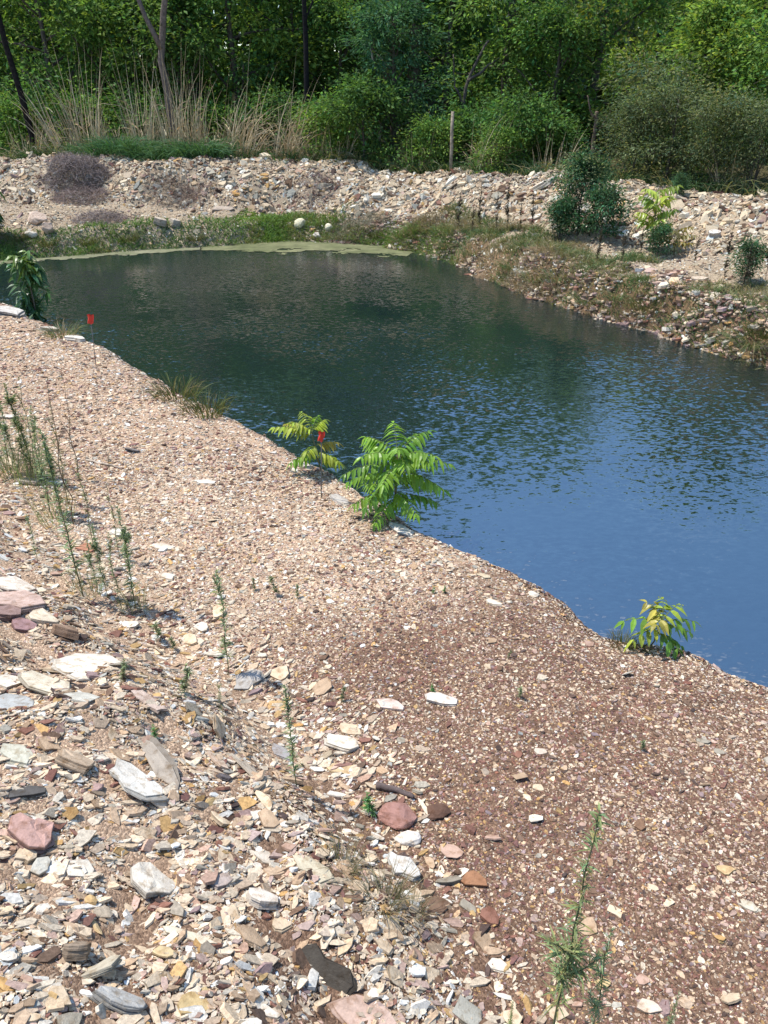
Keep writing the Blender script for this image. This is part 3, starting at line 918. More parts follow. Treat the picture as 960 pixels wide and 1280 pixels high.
# ------------------------------------------------------------------ sticks
def tube(bf, pts, rad, col, sides=6, cap=True):
    pts = np.asarray(pts, float); n = len(pts)
    rad = np.broadcast_to(rad, (n,))
    t = unit(np.gradient(pts, axis=0))
    ref = np.array([0.3, 0.2, 1.0]) if abs(unit(pts[-1] - pts[0])[2]) < 0.8 else np.array([1.0, 0.2, 0.1])
    s = unit(np.cross(t, ref)); u = np.cross(s, t)
    a = np.linspace(0, 2 * np.pi, sides, endpoint=False)
    v = pts[:, None] + rad[:, None, None] * (np.cos(a)[None, :, None] * s[:, None] + np.sin(a)[None, :, None] * u[:, None])
    i = np.arange(n - 1)[:, None] * sides; j = np.arange(sides)[None]; j2 = (j + 1) % sides
    f = np.stack([i + j, i + j2, i + sides + j2, i + sides + j], -1).reshape(-1, 4)
    n0 = bf.n
    bf.add(v.reshape(-1, 3), f, col)
    if cap: bf.more(np.array([[n0 + k for k in range(sides)][::-1], [n0 + (n - 1) * sides + k for k in range(sides)]]))


def stick(name, label, px, rad, col, wob=0.01, taper=0.6):
    p = np.array([G(*q) for q in px]); p[:, 2] += rad * 0.9
    o0 = p.mean(0)
    n = 9
    tt = np.linspace(0, len(p) - 1, n)
    q = np.stack([np.interp(tt, np.arange(len(p)), p[:, c]) for c in range(3)], 1) + rng.normal(0, wob, (n, 3)) * np.array([1, 1, 0.4])
    bf = Buf(); tube(bf, q - o0, rad * np.linspace(1, taper, n), col, 8)
    return tag(obj(name, bf.mesh(name, M_BARK, True), None, o0), label, 'stick')


stick('dead_stick', 'smooth dark grey stick lying above the rounded pink boulder', [(470, 985), (496, 990), (516, 999)], 0.017, (0.13, 0.10, 0.09), 0.002)
stick('dead_twig', 'thin brown twig lying behind the flat white slab', [(60, 1068), (130, 1070)], 0.003, (0.14, 0.09, 0.06), 0.003)
stick('dead_twig', 'long thin twig lying across the slope right of a white stone', [(180, 1050), (235, 1060), (270, 1078)], 0.003, (0.13, 0.085, 0.06), 0.004)
stick('dead_stick', 'pale bent stick lying on the gravel strip beside the weeds', [(108, 576), (130, 581), (150, 586)], 0.012, (0.5, 0.42, 0.33), 0.006)
stick('dead_twig', 'thin pale twig on the gravel beyond the weeds', [(50, 558), (66, 561)], 0.008, (0.5, 0.42, 0.33), 0.004)
stick('dead_twig', 'short dry twig on the brown gravel behind the front weed', [(640, 1066), (668, 1070), (690, 1064)], 0.004, (0.3, 0.2, 0.13), 0.004)

# ------------------------------------------------------------------ foliage builders
def ribbons(bf, base, dirs, L, W, bend, col, nseg=4, twist=None, bdir=None):
    """grass-like blades: base (n,3), dirs (n,3), L (n), W (n), bend (n) = droop as a fraction of length"""
    n = len(base)
    if n == 0: return
    dirs = unit(dirs)
    hz = dirs.copy(); hz[:, 2] = 0
    hz = unit(hz + rng.normal(0, 0.05, (n, 3)) * np.array([1, 1, 0]))
    if bdir is not None: hz = unit(bdir)
    side = unit(np.cross(dirs, np.array([0, 0, 1.0])) + rng.normal(0, 0.35, (n, 3)))
    t = np.linspace(0, 1, nseg + 1)
    pts = base[:, None] + dirs[:, None] * (L[:, None] * t[None])[..., None] \
        + hz[:, None] * (L * bend)[:, None, None] * (t ** 2.2)[None, :, None] * 0.6 \
        - np.array([0, 0, 1.0]) * (L * bend)[:, None, None] * (t ** 2.4)[None, :, None] * 0.75
    wd = W[:, None] * (np.clip(1.02 - t ** 1.6, 0.06, 1))[None] * 0.5
    l = pts - side[:, None] * wd[..., None]; r = pts + side[:, None] * wd[..., None]
    v = np.stack([l, r], 2).reshape(-1, 3)
    k = (nseg + 1) * 2
    i = np.arange(nseg) * 2
    f = np.stack([i, i + 1, i + 3, i + 2], 1)[None] + (np.arange(n) * k)[:, None, None]
    col = np.asarray(col, float)
    if col.ndim == 1: col = np.broadcast_to(col, (n, 3))
    bf.add(v, f.reshape(-1, 4), np.repeat(col, k, 0))


def leaves4(bf, pos, d, nrm, L, W, col):
    """small folded leaves, four corners each"""
    n = len(pos)
    if n == 0: return
    d = unit(d); s = unit(np.cross(d, nrm)); u = np.cross(s, d)
    L = L[:, None]; W = W[:, None]
    a = pos; c = pos + d * L
    m = pos + d * L * 0.45
    l = m - s * W * 0.5 + u * W * 0.16; r = m + s * W * 0.5 + u * W * 0.16
    v = np.stack([a, r, c, l], 1).reshape(-1, 3)
    i = np.arange(n)[:, None] * 4
    f = np.concatenate([i + np.array([[0, 1, 2]]), i + np.array([[0, 2, 3]])])
    bf.add(v, f, np.repeat(col, 4, 0))


def leaves_big(bf, pos, d, nrm, L, W, col, droop=0.35, st=(0.0, 0.18, 0.45, 0.75, 1.0), wd=(0.08, 0.75, 1.0, 0.62, 0.02)):
    n = len(pos); K = len(st)
    d = unit(d); s = unit(np.cross(d, nrm)); u = np.cross(s, d)
    st = np.array(st); wd = np.array(wd)
    mid = pos[:, None] + d[:, None] * (L[:, None] * st)[..., None] - np.array([0, 0, 1.0]) * (L[:, None] * droop * st ** 2)[..., None]
    h = (W[:, None] * wd * 0.5)[..., None]
    l = mid - s[:, None] * h + u[:, None] * h * 0.35; r = mid + s[:, None] * h + u[:, None] * h * 0.35
    v = np.stack([l, mid, r], 2).reshape(-1, 3)
    k = 3 * K
    q = np.arange(K - 1) * 3
    f = np.concatenate([np.stack([q, q + 1, q + 4, q + 3], 1), np.stack([q + 1, q + 2, q + 5, q + 4], 1)])[None] + (np.arange(n) * k)[:, None, None]
    bf.add(v, f.reshape(-1, 4), np.repeat(col, k, 0))


def jit(c, n, s=0.15, hue=0.08):
    c = np.asarray(c, float)
    if c.ndim == 1: c = np.broadcast_to(c, (n, 3))
    return np.clip(c * rng.normal(1, s, (n, 1)) * (1 + rng.normal(0, hue, (n, 1)) * np.array([[1, 0.15, -0.5]])), 0.005, 0.9)


def rdir(n, up=0.0):
    v = rng.normal(0, 1, (n, 3)); v[:, 2] += up
    return unit(v)


# ------------------------------------------------------------------ trees
def limb(p0, d, L, r0, n=6, wob=0.12, up=0.0):
    pts = [np.array(p0, float)]; d = unit(np.array(d, float))
    for i in range(n):
        d = unit(d + rng.normal(0, wob, 3) + np.array([0, 0, up]))
        pts.append(pts[-1] + d * L / n)
    return np.array(pts), r0 * np.linspace(1, 0.35, n + 1)


def tree_meshes(h, cr, cb, leaf=0.16, nleaf=6000, cols=((0.05, 0.10, 0.025),), bark=(0.10, 0.085, 0.07), nl=11, trunk_r=None,
                clump=0.55, feather=False, lean=(0, 0), fork=False, lasp=0.5, flat=0.6, slim=1.0):
    tb, cbf = Buf(), Buf()
    tr = trunk_r or 0.016 * h + 0.03
    n = 9
    top = h * 0.86
    zz = np.linspace(-0.35, top, n)
    tx = lean[0] * zz / h + np.cumsum(rng.normal(0, 0.022 * h / n * 3, n)); ty = lean[1] * zz / h + np.cumsum(rng.normal(0, 0.02 * h / n * 3, n))
    trunk = np.stack([tx, ty, zz], 1)
    rr = tr * np.linspace(1.15, 0.25, n); rr[0] *= 1.25
    tube(tb, trunk, rr, bark, 9)
    tips = []
    for i in range(nl):
        f = (i + rng.random()) / nl
        z0 = cb + (top - cb) * f * 0.98
        p0 = np.array([np.interp(z0, zz, tx), np.interp(z0, zz, ty), z0])
        az = i * 2.4 + rng.normal(0, 0.4)
        shape = math.sin(math.pi * (0.22 + 0.70 * f)) ** 0.7
        LL = cr * shape * rng.uniform(0.8, 1.15)
        el = rng.uniform(0.15, 0.65) + 0.5 * f
        d = np.array([math.cos(az) * math.cos(el), math.sin(az) * math.cos(el), math.sin(el)])
        pts, r_ = limb(p0, d, LL, tr * 0.42 * (1 - 0.5 * f), 6, 0.14)
        tube(tb, pts, r_, bark, 5)
        tips += [(pts[-1], 1.2), (pts[4], 0.7), (pts[3], 0.25)]
        for k in (2, 3, 4, 5):
            d2 = unit(pts[k + 1] - pts[k] if k < 6 else d) + rng.normal(0, 0.65, 3)
            p2, r2 = limb(pts[k], d2, LL * rng.uniform(0.25, 0.5), r_[k] * 0.6, 4, 0.2)
            tube(tb, p2, r2, bark, 4, False)
            tips += [(p2[-1], 1.1), (p2[2], 0.35)]
    for q in range(6):
        tips.append((trunk[-1] + rng.normal(0, 0.25 * cr, 3) * np.array([1, 1, 0.5]), 0.9))
    tips = [(p, s) for p, s in tips if p[2] > cb * 0.6]
    m = len(tips)
    tp = np.array([p for p, s in tips]); ts = np.array([s for p, s in tips])
    ci = rng.integers(0, len(cols), m)
    ccol = jit(np.array(cols)[ci], m, 0.2, 0.14)
    k = rng.choice(m, nleaf, p=ts / ts.sum())
    sg = clump * 0.88 * rng.uniform(0.5, 1.2, m)[k][:, None]
    off = rng.normal(0, 1, (nleaf, 3)) * sg * np.array([1, 1, flat])
    pos = tp[k] + off
    out = unit(pos - tp[k]) + 0.5 * unit(np.stack([pos[:, 0] - tx.mean(), pos[:, 1] - ty.mean(), 0 * pos[:, 0]], 1))
    d = out + rng.normal(0, 0.5, (nleaf, 3)); d[:, 2] -= 0.25
    nrm = unit(np.array([0, 0, 1.0]) + rng.normal(0, 0.55, (nleaf, 3)))
    L = leaf * rng.uniform(0.6, 1.6, nleaf)
    leaves4(cbf, pos, d, nrm, L, L * lasp * rng.uniform(0.75, 1.2, nleaf), jit(ccol[k], nleaf, 0.22, 0.10))
    return tb.mesh('trunk', M_BARK, True), cbf.mesh('crown', M_LEAF)


DKG = (0.080, 0.158, 0.045); MDG = (0.122, 0.222, 0.056); LTG = (0.185, 0.295, 0.062); YLG = (0.265, 0.345, 0.065); OLV = (0.178, 0.22, 0.112)
BLG = (0.076, 0.172, 0.085)
KINDS = {
    'tall': [tree_meshes(15, 3.4, 3.4, 0.21, 9000, (DKG, MDG, MDG), nl=17, clump=0.75, lean=(0.6, 0)),
             tree_meshes(13, 3.2, 2.4, 0.20, 9000, (MDG, DKG, LTG), nl=16, clump=0.7, lean=(-0.5, 0))],
    'mid': [tree_meshes(7.5, 2.4, 1.1, 0.15, 9000, (MDG, DKG, LTG), nl=14, clump=0.5),
            tree_meshes(7, 2.3, 0.9, 0.16, 9000, (MDG, LTG, MDG), nl=14, clump=0.48, lean=(0.5, 0)),
            tree_meshes(6.5, 2.2, 0.7, 0.14, 9000, (DKG, MDG), nl=14, clump=0.45)],
    'yellow': [tree_meshes(8.6, 2.5, 1.4, 0.14, 13000, (LTG, YLG, LTG, MDG), nl=17, clump=0.42),
               tree_meshes(5.6, 2.0, 0.9, 0.15, 9000, (LTG, YLG, MDG), nl=14, clump=0.42)],
    'feather': [tree_meshes(5.0, 1.7, 0.5, 0.12, 11000, (BLG, BLG, (0.035, 0.095, 0.038)), nl=15, clump=0.36, lasp=0.3, flat=0.4)],
    'bush': [tree_meshes(2.7, 1.35, 0.15, 0.085, 8000, (OLV, (0.065, 0.10, 0.04), OLV), nl=13, clump=0.32, lasp=0.33, trunk_r=0.05),
             tree_meshes(2.4, 1.3, 0.1, 0.11, 6000, (DKG, MDG), nl=12, clump=0.36, trunk_r=0.05),
             tree_meshes(2.2, 1.2, 0.1, 0.10, 6000, (MDG, LTG), nl=12, clump=0.34, trunk_r=0.05)],
}


def spot(px, off):
    """ground point in the column px, `off` metres behind the berm toe"""
    y = np.linspace(8, 75, 1400)
    # horizontal track below the column at the horizon row
    d = ray(px, 115.0)
    x = d[0] / d[1] * y
    db = -sdf(x, y, BERM)
    i = int(np.argmax(db > off))
    return np.array([x[i], y[i], gz(x[i], y[i])])


def put_tree(kind, var, px, off, scale, label, group, rot=None, name='tree', cat='tree'):
    tm, cm = KINDS[kind][var]
    p = spot(px, off)
    t = thing(name, label, cat, p - np.array([0, 0, 0.03]), rng.uniform(0, 6.28) if rot is None else rot, scale, group)
    obj('trunk', tm, t); obj('crown', cm, t)
    return t


GT = 'trees beyond the berm'
TREES = [
    ('tall', 0, 30, 13, 1.05, 'tall dark green tree rising behind the burnt black trunk at the left'),
    ('tall', 1, 120, 12, 1.0, 'tall tree behind the tallest dry grass, left of the forked trunk'),
    ('tall', 0, 250, 14, 1.1, 'tall dark tree between the forked trunk and the thin black trunk'),
    ('tall', 1, 345, 13, 1.12, 'tall mid green tree just left of the thin black trunk'),
    ('tall', 0, 440, 15, 1.12, 'tall dark tree just right of the thin black trunk'),
    ('tall', 1, 555, 15, 1.1, 'tall tree right of the pair of thick brown trunks'),
    ('tall', 0, 620, 16, 0.85, 'tall dark tree behind the left side of the yellow-green tree'),
    ('mid', 2, 880, 15, 0.98, 'dark green tree under the sky gap at the top right'),
    ('mid', 0, 955, 14, 0.92, 'dark tree in the top right corner'),
    ('mid', 0, 60, 7, 0.92, 'mid green leafy tree right of the burnt black trunk'),
    ('mid', 1, 155, 7.5, 0.9, 'light green leafy tree behind the second dry grass clump'),
    ('mid', 2, 235, 7, 0.95, 'dark leafy tree right of the forked trunk'),
    ('mid', 0, 300, 7.5, 1.0, 'leafy tree with bright leaves behind the arching dry grass'),
    ('mid', 1, 370, 9, 0.9, 'leafy tree crossed by the thin black trunk'),
    ('mid', 2, 420, 7.5, 0.85, 'dark leafy tree left of the feathery blue-green tree'),
    ('feather', 0, 490, 5.0, 1.0, 'feathery blue-green tree of layered fine leaves left of the wooden post'),
    ('mid', 2, 560, 9.5, 1.1, 'dark tree in the shade straight behind the wooden post'),
    ('mid', 0, 630, 8.5, 0.92, 'dark green tree with a shaded hollow left of the broken trunk'),
    ('yellow', 0, 742, 8.0, 0.88, 'large yellow-green tree above the broken brown trunk'),
    ('mid', 2, 690, 6.5, 0.7, 'low dark tree at the foot of the yellow-green tree'),
    ('yellow', 1, 868, 6.0, 0.72, 'bright green small tree behind the olive bushes at the right'),
    ('yellow', 1, 950, 8.0, 0.98, 'yellow-topped tree at the right edge behind the bright small tree'),
    ('mid', 1, 825, 13, 0.8, 'greyish thin tree in the gap right of the large yellow-green tree'),
    ('mid', 1, -45, 8, 1.0, 'light green tree at the left edge beside the burnt black trunk'),
    ('mid', 0, 1015, 6, 0.65, 'tree half out of the picture at the right edge'),
]
for kind, var, px, off, s, lab in TREES:
    put_tree(kind, var, px, off, s, lab, GT)
BUSHES = [
    (0, 805, 3.6, 0.72, 'olive feathery bush just right of the dark shrub on the berm'),
    (0, 850, 3.6, 0.80, 'largest olive feathery bush behind the middle of the right berm'),
    (0, 915, 3.4, 0.72, 'olive feathery bush left of the dead grass stalks at the right'),
    (0, 968, 3.4, 0.7, 'olive feathery bush cut by the right edge of the picture'),
    (0, 820, 4.8, 1.05, 'tall olive bush rising above the feathery ones'),
    (2, 630, 3.3, 0.55, 'small grey-green round bush on the berm right of the arching stalks'),
    (1, 660, 4.2, 0.85, 'dark low bush behind the small round bush'),
    (1, 590, 4.6, 0.8, 'dark low bush behind the wooden post'),
    (2, 540, 3.6, 0.7, 'bushy undergrowth left of the wooden post'),
    (1, 455, 3.4, 0.9, 'dark bush at the foot of the feathery blue-green tree'),
    (2, 415, 4.2, 0.9, 'bush right of the last dry grass clump'),
    (1, 350, 5.2, 0.95, 'dark bush behind the last dry grass clump'),
    (2, 265, 5.4, 0.95, 'bush behind the arching dry grass'),
    (1, 180, 5.4, 1.0, 'dark bush behind the cane grass bed'),
    (2, 90, 5.2, 1.0, 'bush behind the leaning dry stalks'),
    (2, 15, 5.0, 1.0, 'leafy bush at the foot of the burnt black trunk'),
    (1, 700, 4.8, 0.6, 'dark bush left of the broken brown trunk'),
]
for var, px, off, s, lab in BUSHES:
    put_tree('bush', var, px, off, s, lab, 'bushes along the back of the berm', name='bush', cat='bush')

# far wood, one mass
wd_b = Buf()
for px in np.linspace(-170, 1130, 46):
    p = spot(px + rng.uniform(-15, 15), rng.uniform(20, 30))
    hh = (12.5 if px < 600 else 6.6) * rng.uniform(0.85, 1.15)
    n = 2600
    tube(wd_b, np.array([[p[0], p[1], p[2] - 0.3], [p[0] + rng.normal(0, .3), p[1], p[2] + hh * 0.5], [p[0] + rng.normal(0, .5), p[1], p[2] + hh * 0.9]]), np.array([0.2, 0.15, 0.06]), (0.09, 0.075, 0.06), 6)
    cl = rng.normal(0, 1, (26, 3)) * np.array([2.3, 2.3, 0.27 * hh]) + p + np.array([0, 0, hh * 0.55])
    cl[8:18, 2] = p[2] + rng.uniform(0.3, 4.0, 10)
    cl[:, 2] = np.clip(cl[:, 2], p[2] + 0.5, p[2] + hh)
    k = rng.integers(0, 26, n)
    pos = cl[k] + rng.normal(0, 0.75, (n, 3)) * np.array([1, 1, 0.6])
    leaves4(wd_b, pos, rdir(n, -0.3), rdir(n, 1.4), rng.uniform(0.3, 0.55, n), rng.uniform(0.2, 0.34, n), jit(jit(MDG if px < 700 else OLV, 26, 0.2)[k], n, 0.2))
tag(obj('distant_woods', wd_b.mesh('distant_woods', M_LEAF)), 'dense green woods closing the view behind the nearer trees', 'woods', kind='stuff')


# ------------------------------------------------------------------ bare trunks
def bare_tree(name, label, px, off, pts, r0, col, branches, cat='tree'):
    """pts: (dx, z) path of the trunk in metres; branches: list of (index, [(dx,dy,dz)...], radius)"""
    p = spot(px, off)
    t = thing(name, label, cat, p)
    bf = Buf()
    n = 14
    pts = np.array(pts, float)
    tt = np.linspace(0, len(pts) - 1, n)
    path = np.stack([np.interp(tt, np.arange(len(pts)), pts[:, 0]), rng.normal(0, 0.03, n), np.interp(tt, np.arange(len(pts)), pts[:, 1])], 1)
    path[:, 0] += rng.normal(0, r0 * 0.12, n)
    path[0, 2] -= 0.3
    tube(bf, path, r0 * np.linspace(1.1, 0.55, n), col, 10)
    tk = obj('trunk', bf.mesh('trunk', M_BARK, True), t)
    for z0, bp, rb in branches:
        b2 = Buf()
        s = np.array([np.interp(z0, path[:, 2], path[:, 0]), 0, z0])
        q = np.concatenate([[s], s + np.array(bp)])
        tt = np.linspace(0, len(q) - 1, 10)
        qq = np.stack([np.interp(tt, np.arange(len(q)), q[:, c]) for c in range(3)], 1)
        qq[1:] += rng.normal(0, rb * 0.5, (9, 3))
        tube(b2, qq, rb * np.linspace(1, 0.35, 10), col, 7)
        obj('branch', b2.mesh('branch', M_BARK, True), tk)
    return t


bare_tree('burnt_trunk', 'leaning burnt black trunk at the left edge of the forest', 31, 3.6, [(0, 0), (-0.12, 2.0), (-0.42, 5.0), (-0.6, 8.5)], 0.09, (0.018, 0.016, 0.015), [(4.2, [(0.5, 0.1, 0.7), (0.9, 0.2, 1.6)], 0.04), (3.6, [(-0.4, 0, 0.6), (-0.7, 0, 1.5)], 0.035)], 'dead tree')
bare_tree('bare_tree', 'grey-brown forked trunk rising from the dry grass', 212, 4.2, [(0, 0), (-0.05, 2.0), (-0.15, 3.2), (0.35, 5.2), (0.8, 8.0)], 0.115, (0.15, 0.12, 0.10),
          [(3.3, [(-0.35, 0.1, 0.9), (-0.9, 0.1, 2.0), (-1.6, 0.2, 2.5), (-2.6, 0.2, 2.6)], 0.075), (4.8, [(-0.2, 0.1, 0.8), (-0.1, 0.1, 2.0)], 0.05), (4.4, [(0.6, 0, 0.8), (1.0, 0, 2.0)], 0.05)])
bare_tree('burnt_trunk', 'thin burnt black trunk standing in the middle left of the forest', 383, 4.6, [(0, 0), (0.02, 2.5), (0.05, 5.0), (0.1, 9.0)], 0.085, (0.016, 0.015, 0.016), [(1.6, [(0.35, 0, 0.35), (0.9, 0.1, 0.75)], 0.05), (4.0, [(0.4, 0, 0.9), (0.55, 0, 2.0)], 0.03)], 'dead tree')
bare_tree('bare_tree', 'left one of two thick brown trunks above the feathery tree', 487, 9.5, [(0, 0), (0, 3.5), (-0.15, 6), (-0.45, 10)], 0.26, (0.15, 0.115, 0.09), [(6.0, [(0.3, 0, 1.2), (0.4, 0, 3)], 0.13), (5.0, [(0.9, -0.2, 0.5), (2.2, -0.2, 0.4)], 0.05)])
bare_tree('bare_tree', 'right one of two thick brown trunks above the feathery tree', 518, 9.8, [(0, 0), (0, 4), (0.1, 6), (0.35, 10)], 0.24, (0.14, 0.105, 0.085), [(4.9, [(-0.8, -0.2, 0.6), (-1.6, -0.3, 1.0)], 0.06), (5.2, [(0.7, -0.2, 0.3), (1.7, -0.2, 0.7)], 0.05)])
bare_tree('broken_trunk', 'short broken brown trunk under the yellow-green tree', 748, 4.2, [(0, 0), (0.03, 0.9), (0.02, 1.75)], 0.075, (0.13, 0.095, 0.072), [(1.6, [(-0.18, 0, 0.15), (-0.3, 0, 0.5)], 0.035), (1.3, [(0.2, 0, 0.2), (0.3, 0, 0.5)], 0.03)], 'tree stump')
bare_tree('bare_tree', 'slim dark trunk with a crooked fork behind the wooden post', 577, 6.0, [(0, 0), (0.0, 1.5), (0.15, 2.6), (0.45, 3.2), (0.7, 3.6)], 0.055, (0.11, 0.095, 0.08), [(2.6, [(0.5, 0, 0.35), (1.1, 0, 0.7)], 0.05), (2.0, [(-0.3, 0, 0.5), (-0.35, 0, 1.3)], 0.04)])
bare_tree('bare_tree', 'bleached bare branches leaning out left of the feathery tree', 474, 4.6, [(0, 0), (0.0, 1.2), (0.1, 2.2), (-0.25, 3.4)], 0.045, (0.38, 0.33, 0.27), [(1.9, [(-0.5, 0, 0.05), (-1.3, 0, -0.05)], 0.03), (1.6, [(-0.4, 0, 0.0), (-0.8, 0, -0.3)], 0.025), (1.4, [(0.1, 0, -0.3), (0.3, 0, -0.5)], 0.02)], 'dead tree')
# wooden post
pp = spot(567, 2.75)
pb = Buf(); tube(pb, np.array([[0, 0, -0.3], [0.005, 0, 0.6], [-0.005, 0.01, 1.0], [0, 0.01, 1.45]]), np.array([0.046, 0.044, 0.043, 0.041]), (0.30, 0.25, 0.19), 10)
tag(obj('wooden_post', pb.mesh('wooden_post', M_BARK, True), None, pp), 'upright weathered wooden post on the berm before the dark trees', 'post')


# ------------------------------------------------------------------ tall dry grass clumps
STRAW = (0.50, 0.405, 0.26); GREENB = (0.06, 0.135, 0.048)


def dry_clump(h, spread, nst, ngr, lean, seed, pale=1.0, arch=0.25):
    st, gr = Buf(), Buf()
    az = rng.uniform(0, 6.28, nst)
    rad = spread * np.sqrt(rng.random(nst))
    base = np.stack([np.cos(az) * rad, np.sin(az) * rad * 0.6, np.full(nst, -0.05)], 1)
    L = h * np.clip(rng.normal(0.55, 0.22, nst), 0.2, 1.0)
    L[:max(3, nst // 14)] = h * rng.uniform(0.85, 1.05, max(3, nst // 14))
    d = np.stack([np.cos(az) * rng.uniform(0.0, 0.24, nst) + lean, np.sin(az) * rng.uniform(0, 0.3, nst), np.ones(nst)], 1)
    ribbons(st, base, d, L, rng.uniform(0.014, 0.032, nst), np.abs(rng.normal(arch, arch * 0.7, nst)), jit(np.array(STRAW) * pale, nst, 0.2, 0.07), 6)
    ng = nst                                   # dry leaf litter hanging round the stalks
    az2 = rng.uniform(0, 6.28, ng); rad2 = spread * np.sqrt(rng.random(ng))
    b2 = np.stack([np.cos(az2) * rad2, np.sin(az2) * rad2 * 0.6, rng.uniform(0, 0.45 * h, ng) * rng.random(ng)], 1)
    d2 = np.stack([np.cos(az2) + lean, np.sin(az2), rng.uniform(0.5, 2.2, ng)], 1)
    ribbons(st, b2, d2, rng.uniform(0.25, 0.7, ng), rng.uniform(0.012, 0.03, ng), rng.uniform(0.3, 0.9, ng), jit(np.array(STRAW) * 0.9, ng, 0.22, 0.08), 4)
    az = rng.uniform(0, 6.28, ngr); rad = spread * 1.15 * np.sqrt(rng.random(ngr))
    base = np.stack([np.cos(az) * rad, np.sin(az) * rad * 0.7, np.full(ngr, -0.05)], 1)
    d = np.stack([np.cos(az) * rng.uniform(0.2, 0.8, ngr), np.sin(az) * rng.uniform(0.2, 0.8, ngr), np.ones(ngr)], 1)
    ribbons(gr, base, d, rng.uniform(0.4, 0.95, ngr), rng.uniform(0.015, 0.03, ngr), rng.uniform(0.3, 0.9, ngr), jit(GREENB, ngr, 0.2, 0.15), 5)
    return st.mesh('dry_stalks', M_DRY), gr.mesh('green_blades', M_GRASS)


CL = [dry_clump(2.7, 0.30, 85, 110, 0.0, 1, 1, 0.14), dry_clump(2.4, 0.40, 80, 110, -0.22, 2, 1, 0.2), dry_clump(2.3, 0.45, 95, 120, 0.15, 3, 0.95, 0.45), dry_clump(1.6, 0.42, 80, 120, 0.05, 4, 1, 0.2)]
for var, px, off, s, lab in [
    (1, 72, 3.4, 1.0, 'dry straw clump with stalks leaning left over the burnt trunk'),
    (0, 102, 3.5, 1.05, 'tallest dry straw clump with forked bleached tops'),
    (3, 140, 3.5, 0.9, 'short straw clump right of the tallest one'),
    (0, 172, 3.4, 0.95, 'upright dry straw clump left of the forked trunk'),
    (0, 208, 3.3, 0.98, 'dense dry straw clump at the foot of the forked trunk'),
    (0, 232, 3.4, 0.90, 'straw clump right of the forked trunk'),
    (3, 262, 3.4, 1.0, 'short dark-rooted straw clump behind the cane bed end'),
    (2, 296, 3.2, 1.05, 'arching dry straw clump bending right'),
    (2, 352, 3.2, 1.0, 'spiky dry straw clump below the thin black trunk'),
    (3, 384, 3.2, 0.95, 'low spreading straw clump right of the spiky one'),
    (3, 20, 3.4, 0.85, 'short straw clump at the foot of the burnt trunk'),
    (3, 418, 3.3, 0.75, 'thin straw clump at the right end of the dry grass'),
    (3, 522, 3.3, 0.8, 'thin pale dry stalks left of the wooden post'),
    (2, 612, 3.1, 0.72, 'few long arching dry stalks right of the wooden post'),
    (3, 940, 3.6, 0.7, 'dead grass stalks among olive bushes at the right'),
    (3, 700, 3.4, 0.75, 'dry stalks left of the broken trunk')]:
    st, gr = CL[var]
    t = thing('dry_grass_clump', lab, 'grass clump', spot(px, off), rng.choice([0.0, 3.14]) if var in (0, 3) else 0.0, s * 1.3, 'tall dry grass clumps on the berm')
    obj('dry_stalks', st, t); obj('green_blades', gr, t)


def tuft_mesh(n, h, spread, cols, w=(0.006, 0.014), bend=(0.2, 0.8), seg=4, spreadout=0.6):
    bf = Buf()
    az = rng.uniform(0, 6.28, n); rad = spread * np.sqrt(rng.random(n))
    base = np.stack([np.cos(az) * rad, np.sin(az) * rad, np.full(n, -0.02)], 1)
    d = np.stack([np.cos(az) * rng.uniform(0.1, spreadout, n), np.sin(az) * rng.uniform(0.1, spreadout, n), np.ones(n)], 1) + rng.normal(0, 0.1, (n, 3))
    cc = np.array(cols)[rng.integers(0, len(cols), n)]
    ribbons(bf, base, d, h * rng.uniform(0.45, 1.05, n), rng.uniform(*w, n), rng.uniform(*bend, n), jit(cc, n, 0.2, 0.12), seg)
    return bf.mesh('grass_tuft', M_GRASS)


CANE = tuft_mesh(320, 1.15, 0.55, [(0.065, 0.15, 0.06), (0.09, 0.185, 0.075)], (0.02, 0.04), (0.4, 1.0), 5, 0.7)
for i, (px, nm) in enumerate([(112, 'leftmost, behind the dead brush mound'), (134, 'second from its left end'), (158, 'third from its left end'), (182, 'in its middle'), (206, 'third from its right end'), (230, 'second from its right end'), (252, 'rightmost, beside fallen straw')]):
    o = obj('cane_grass_clump', CANE, None, spot(px, 2.75), rng.uniform(0, 6), rng.uniform(0.85, 1.05))
    tag(o, 'lush green grass clump of the bed on the berm, ' + nm, 'grass clump', 'lush green grass bed on the berm')


# ------------------------------------------------------------------ grass cover (uncountable)
def cover(name, label, x0, x1, y0, y1, dens, test, h, w, cols, bend=(0.2, 0.8), seg=3):
    n = int((x1 - x0) * (y1 - y0) * dens)
    x = rng.uniform(x0, x1, n); y = rng.uniform(y0, y1, n)
    F_ = fields(x, y)
    k = test(x, y, *F_)
    x, y = x[k], y[k]
    p = np.stack([x, y, height(x, y) - 0.02], 1)
    k = in_view(p); p = p[k]; n = len(p)
    az = rng.uniform(0, 6.28, n)
    d = np.stack([np.cos(az) * rng.uniform(0.1, 0.8, n), np.sin(az) * rng.uniform(0.1, 0.8, n), np.ones(n)], 1)
    cl = vnoise(p[:, 0] * 1.1, p[:, 1] * 1.1, 131) + 0.5
    cc = np.array(cols)[np.clip((cl * len(cols) * 1.2 - 0.1 + rng.normal(0, 0.35, n)).astype(int), 0, len(cols) - 1)]
    bf = Buf()
    hh = rng.uniform(*h, n) * (0.6 + 0.8 * cl)
    ribbons(bf, p, d, hh, rng.uniform(*w, n), rng.uniform(*bend, n), jit(cc, n, 0.2, 0.12), seg)
    return tag(obj(name, bf.mesh(name, M_GRASS)), label, 'grass', kind='stuff')


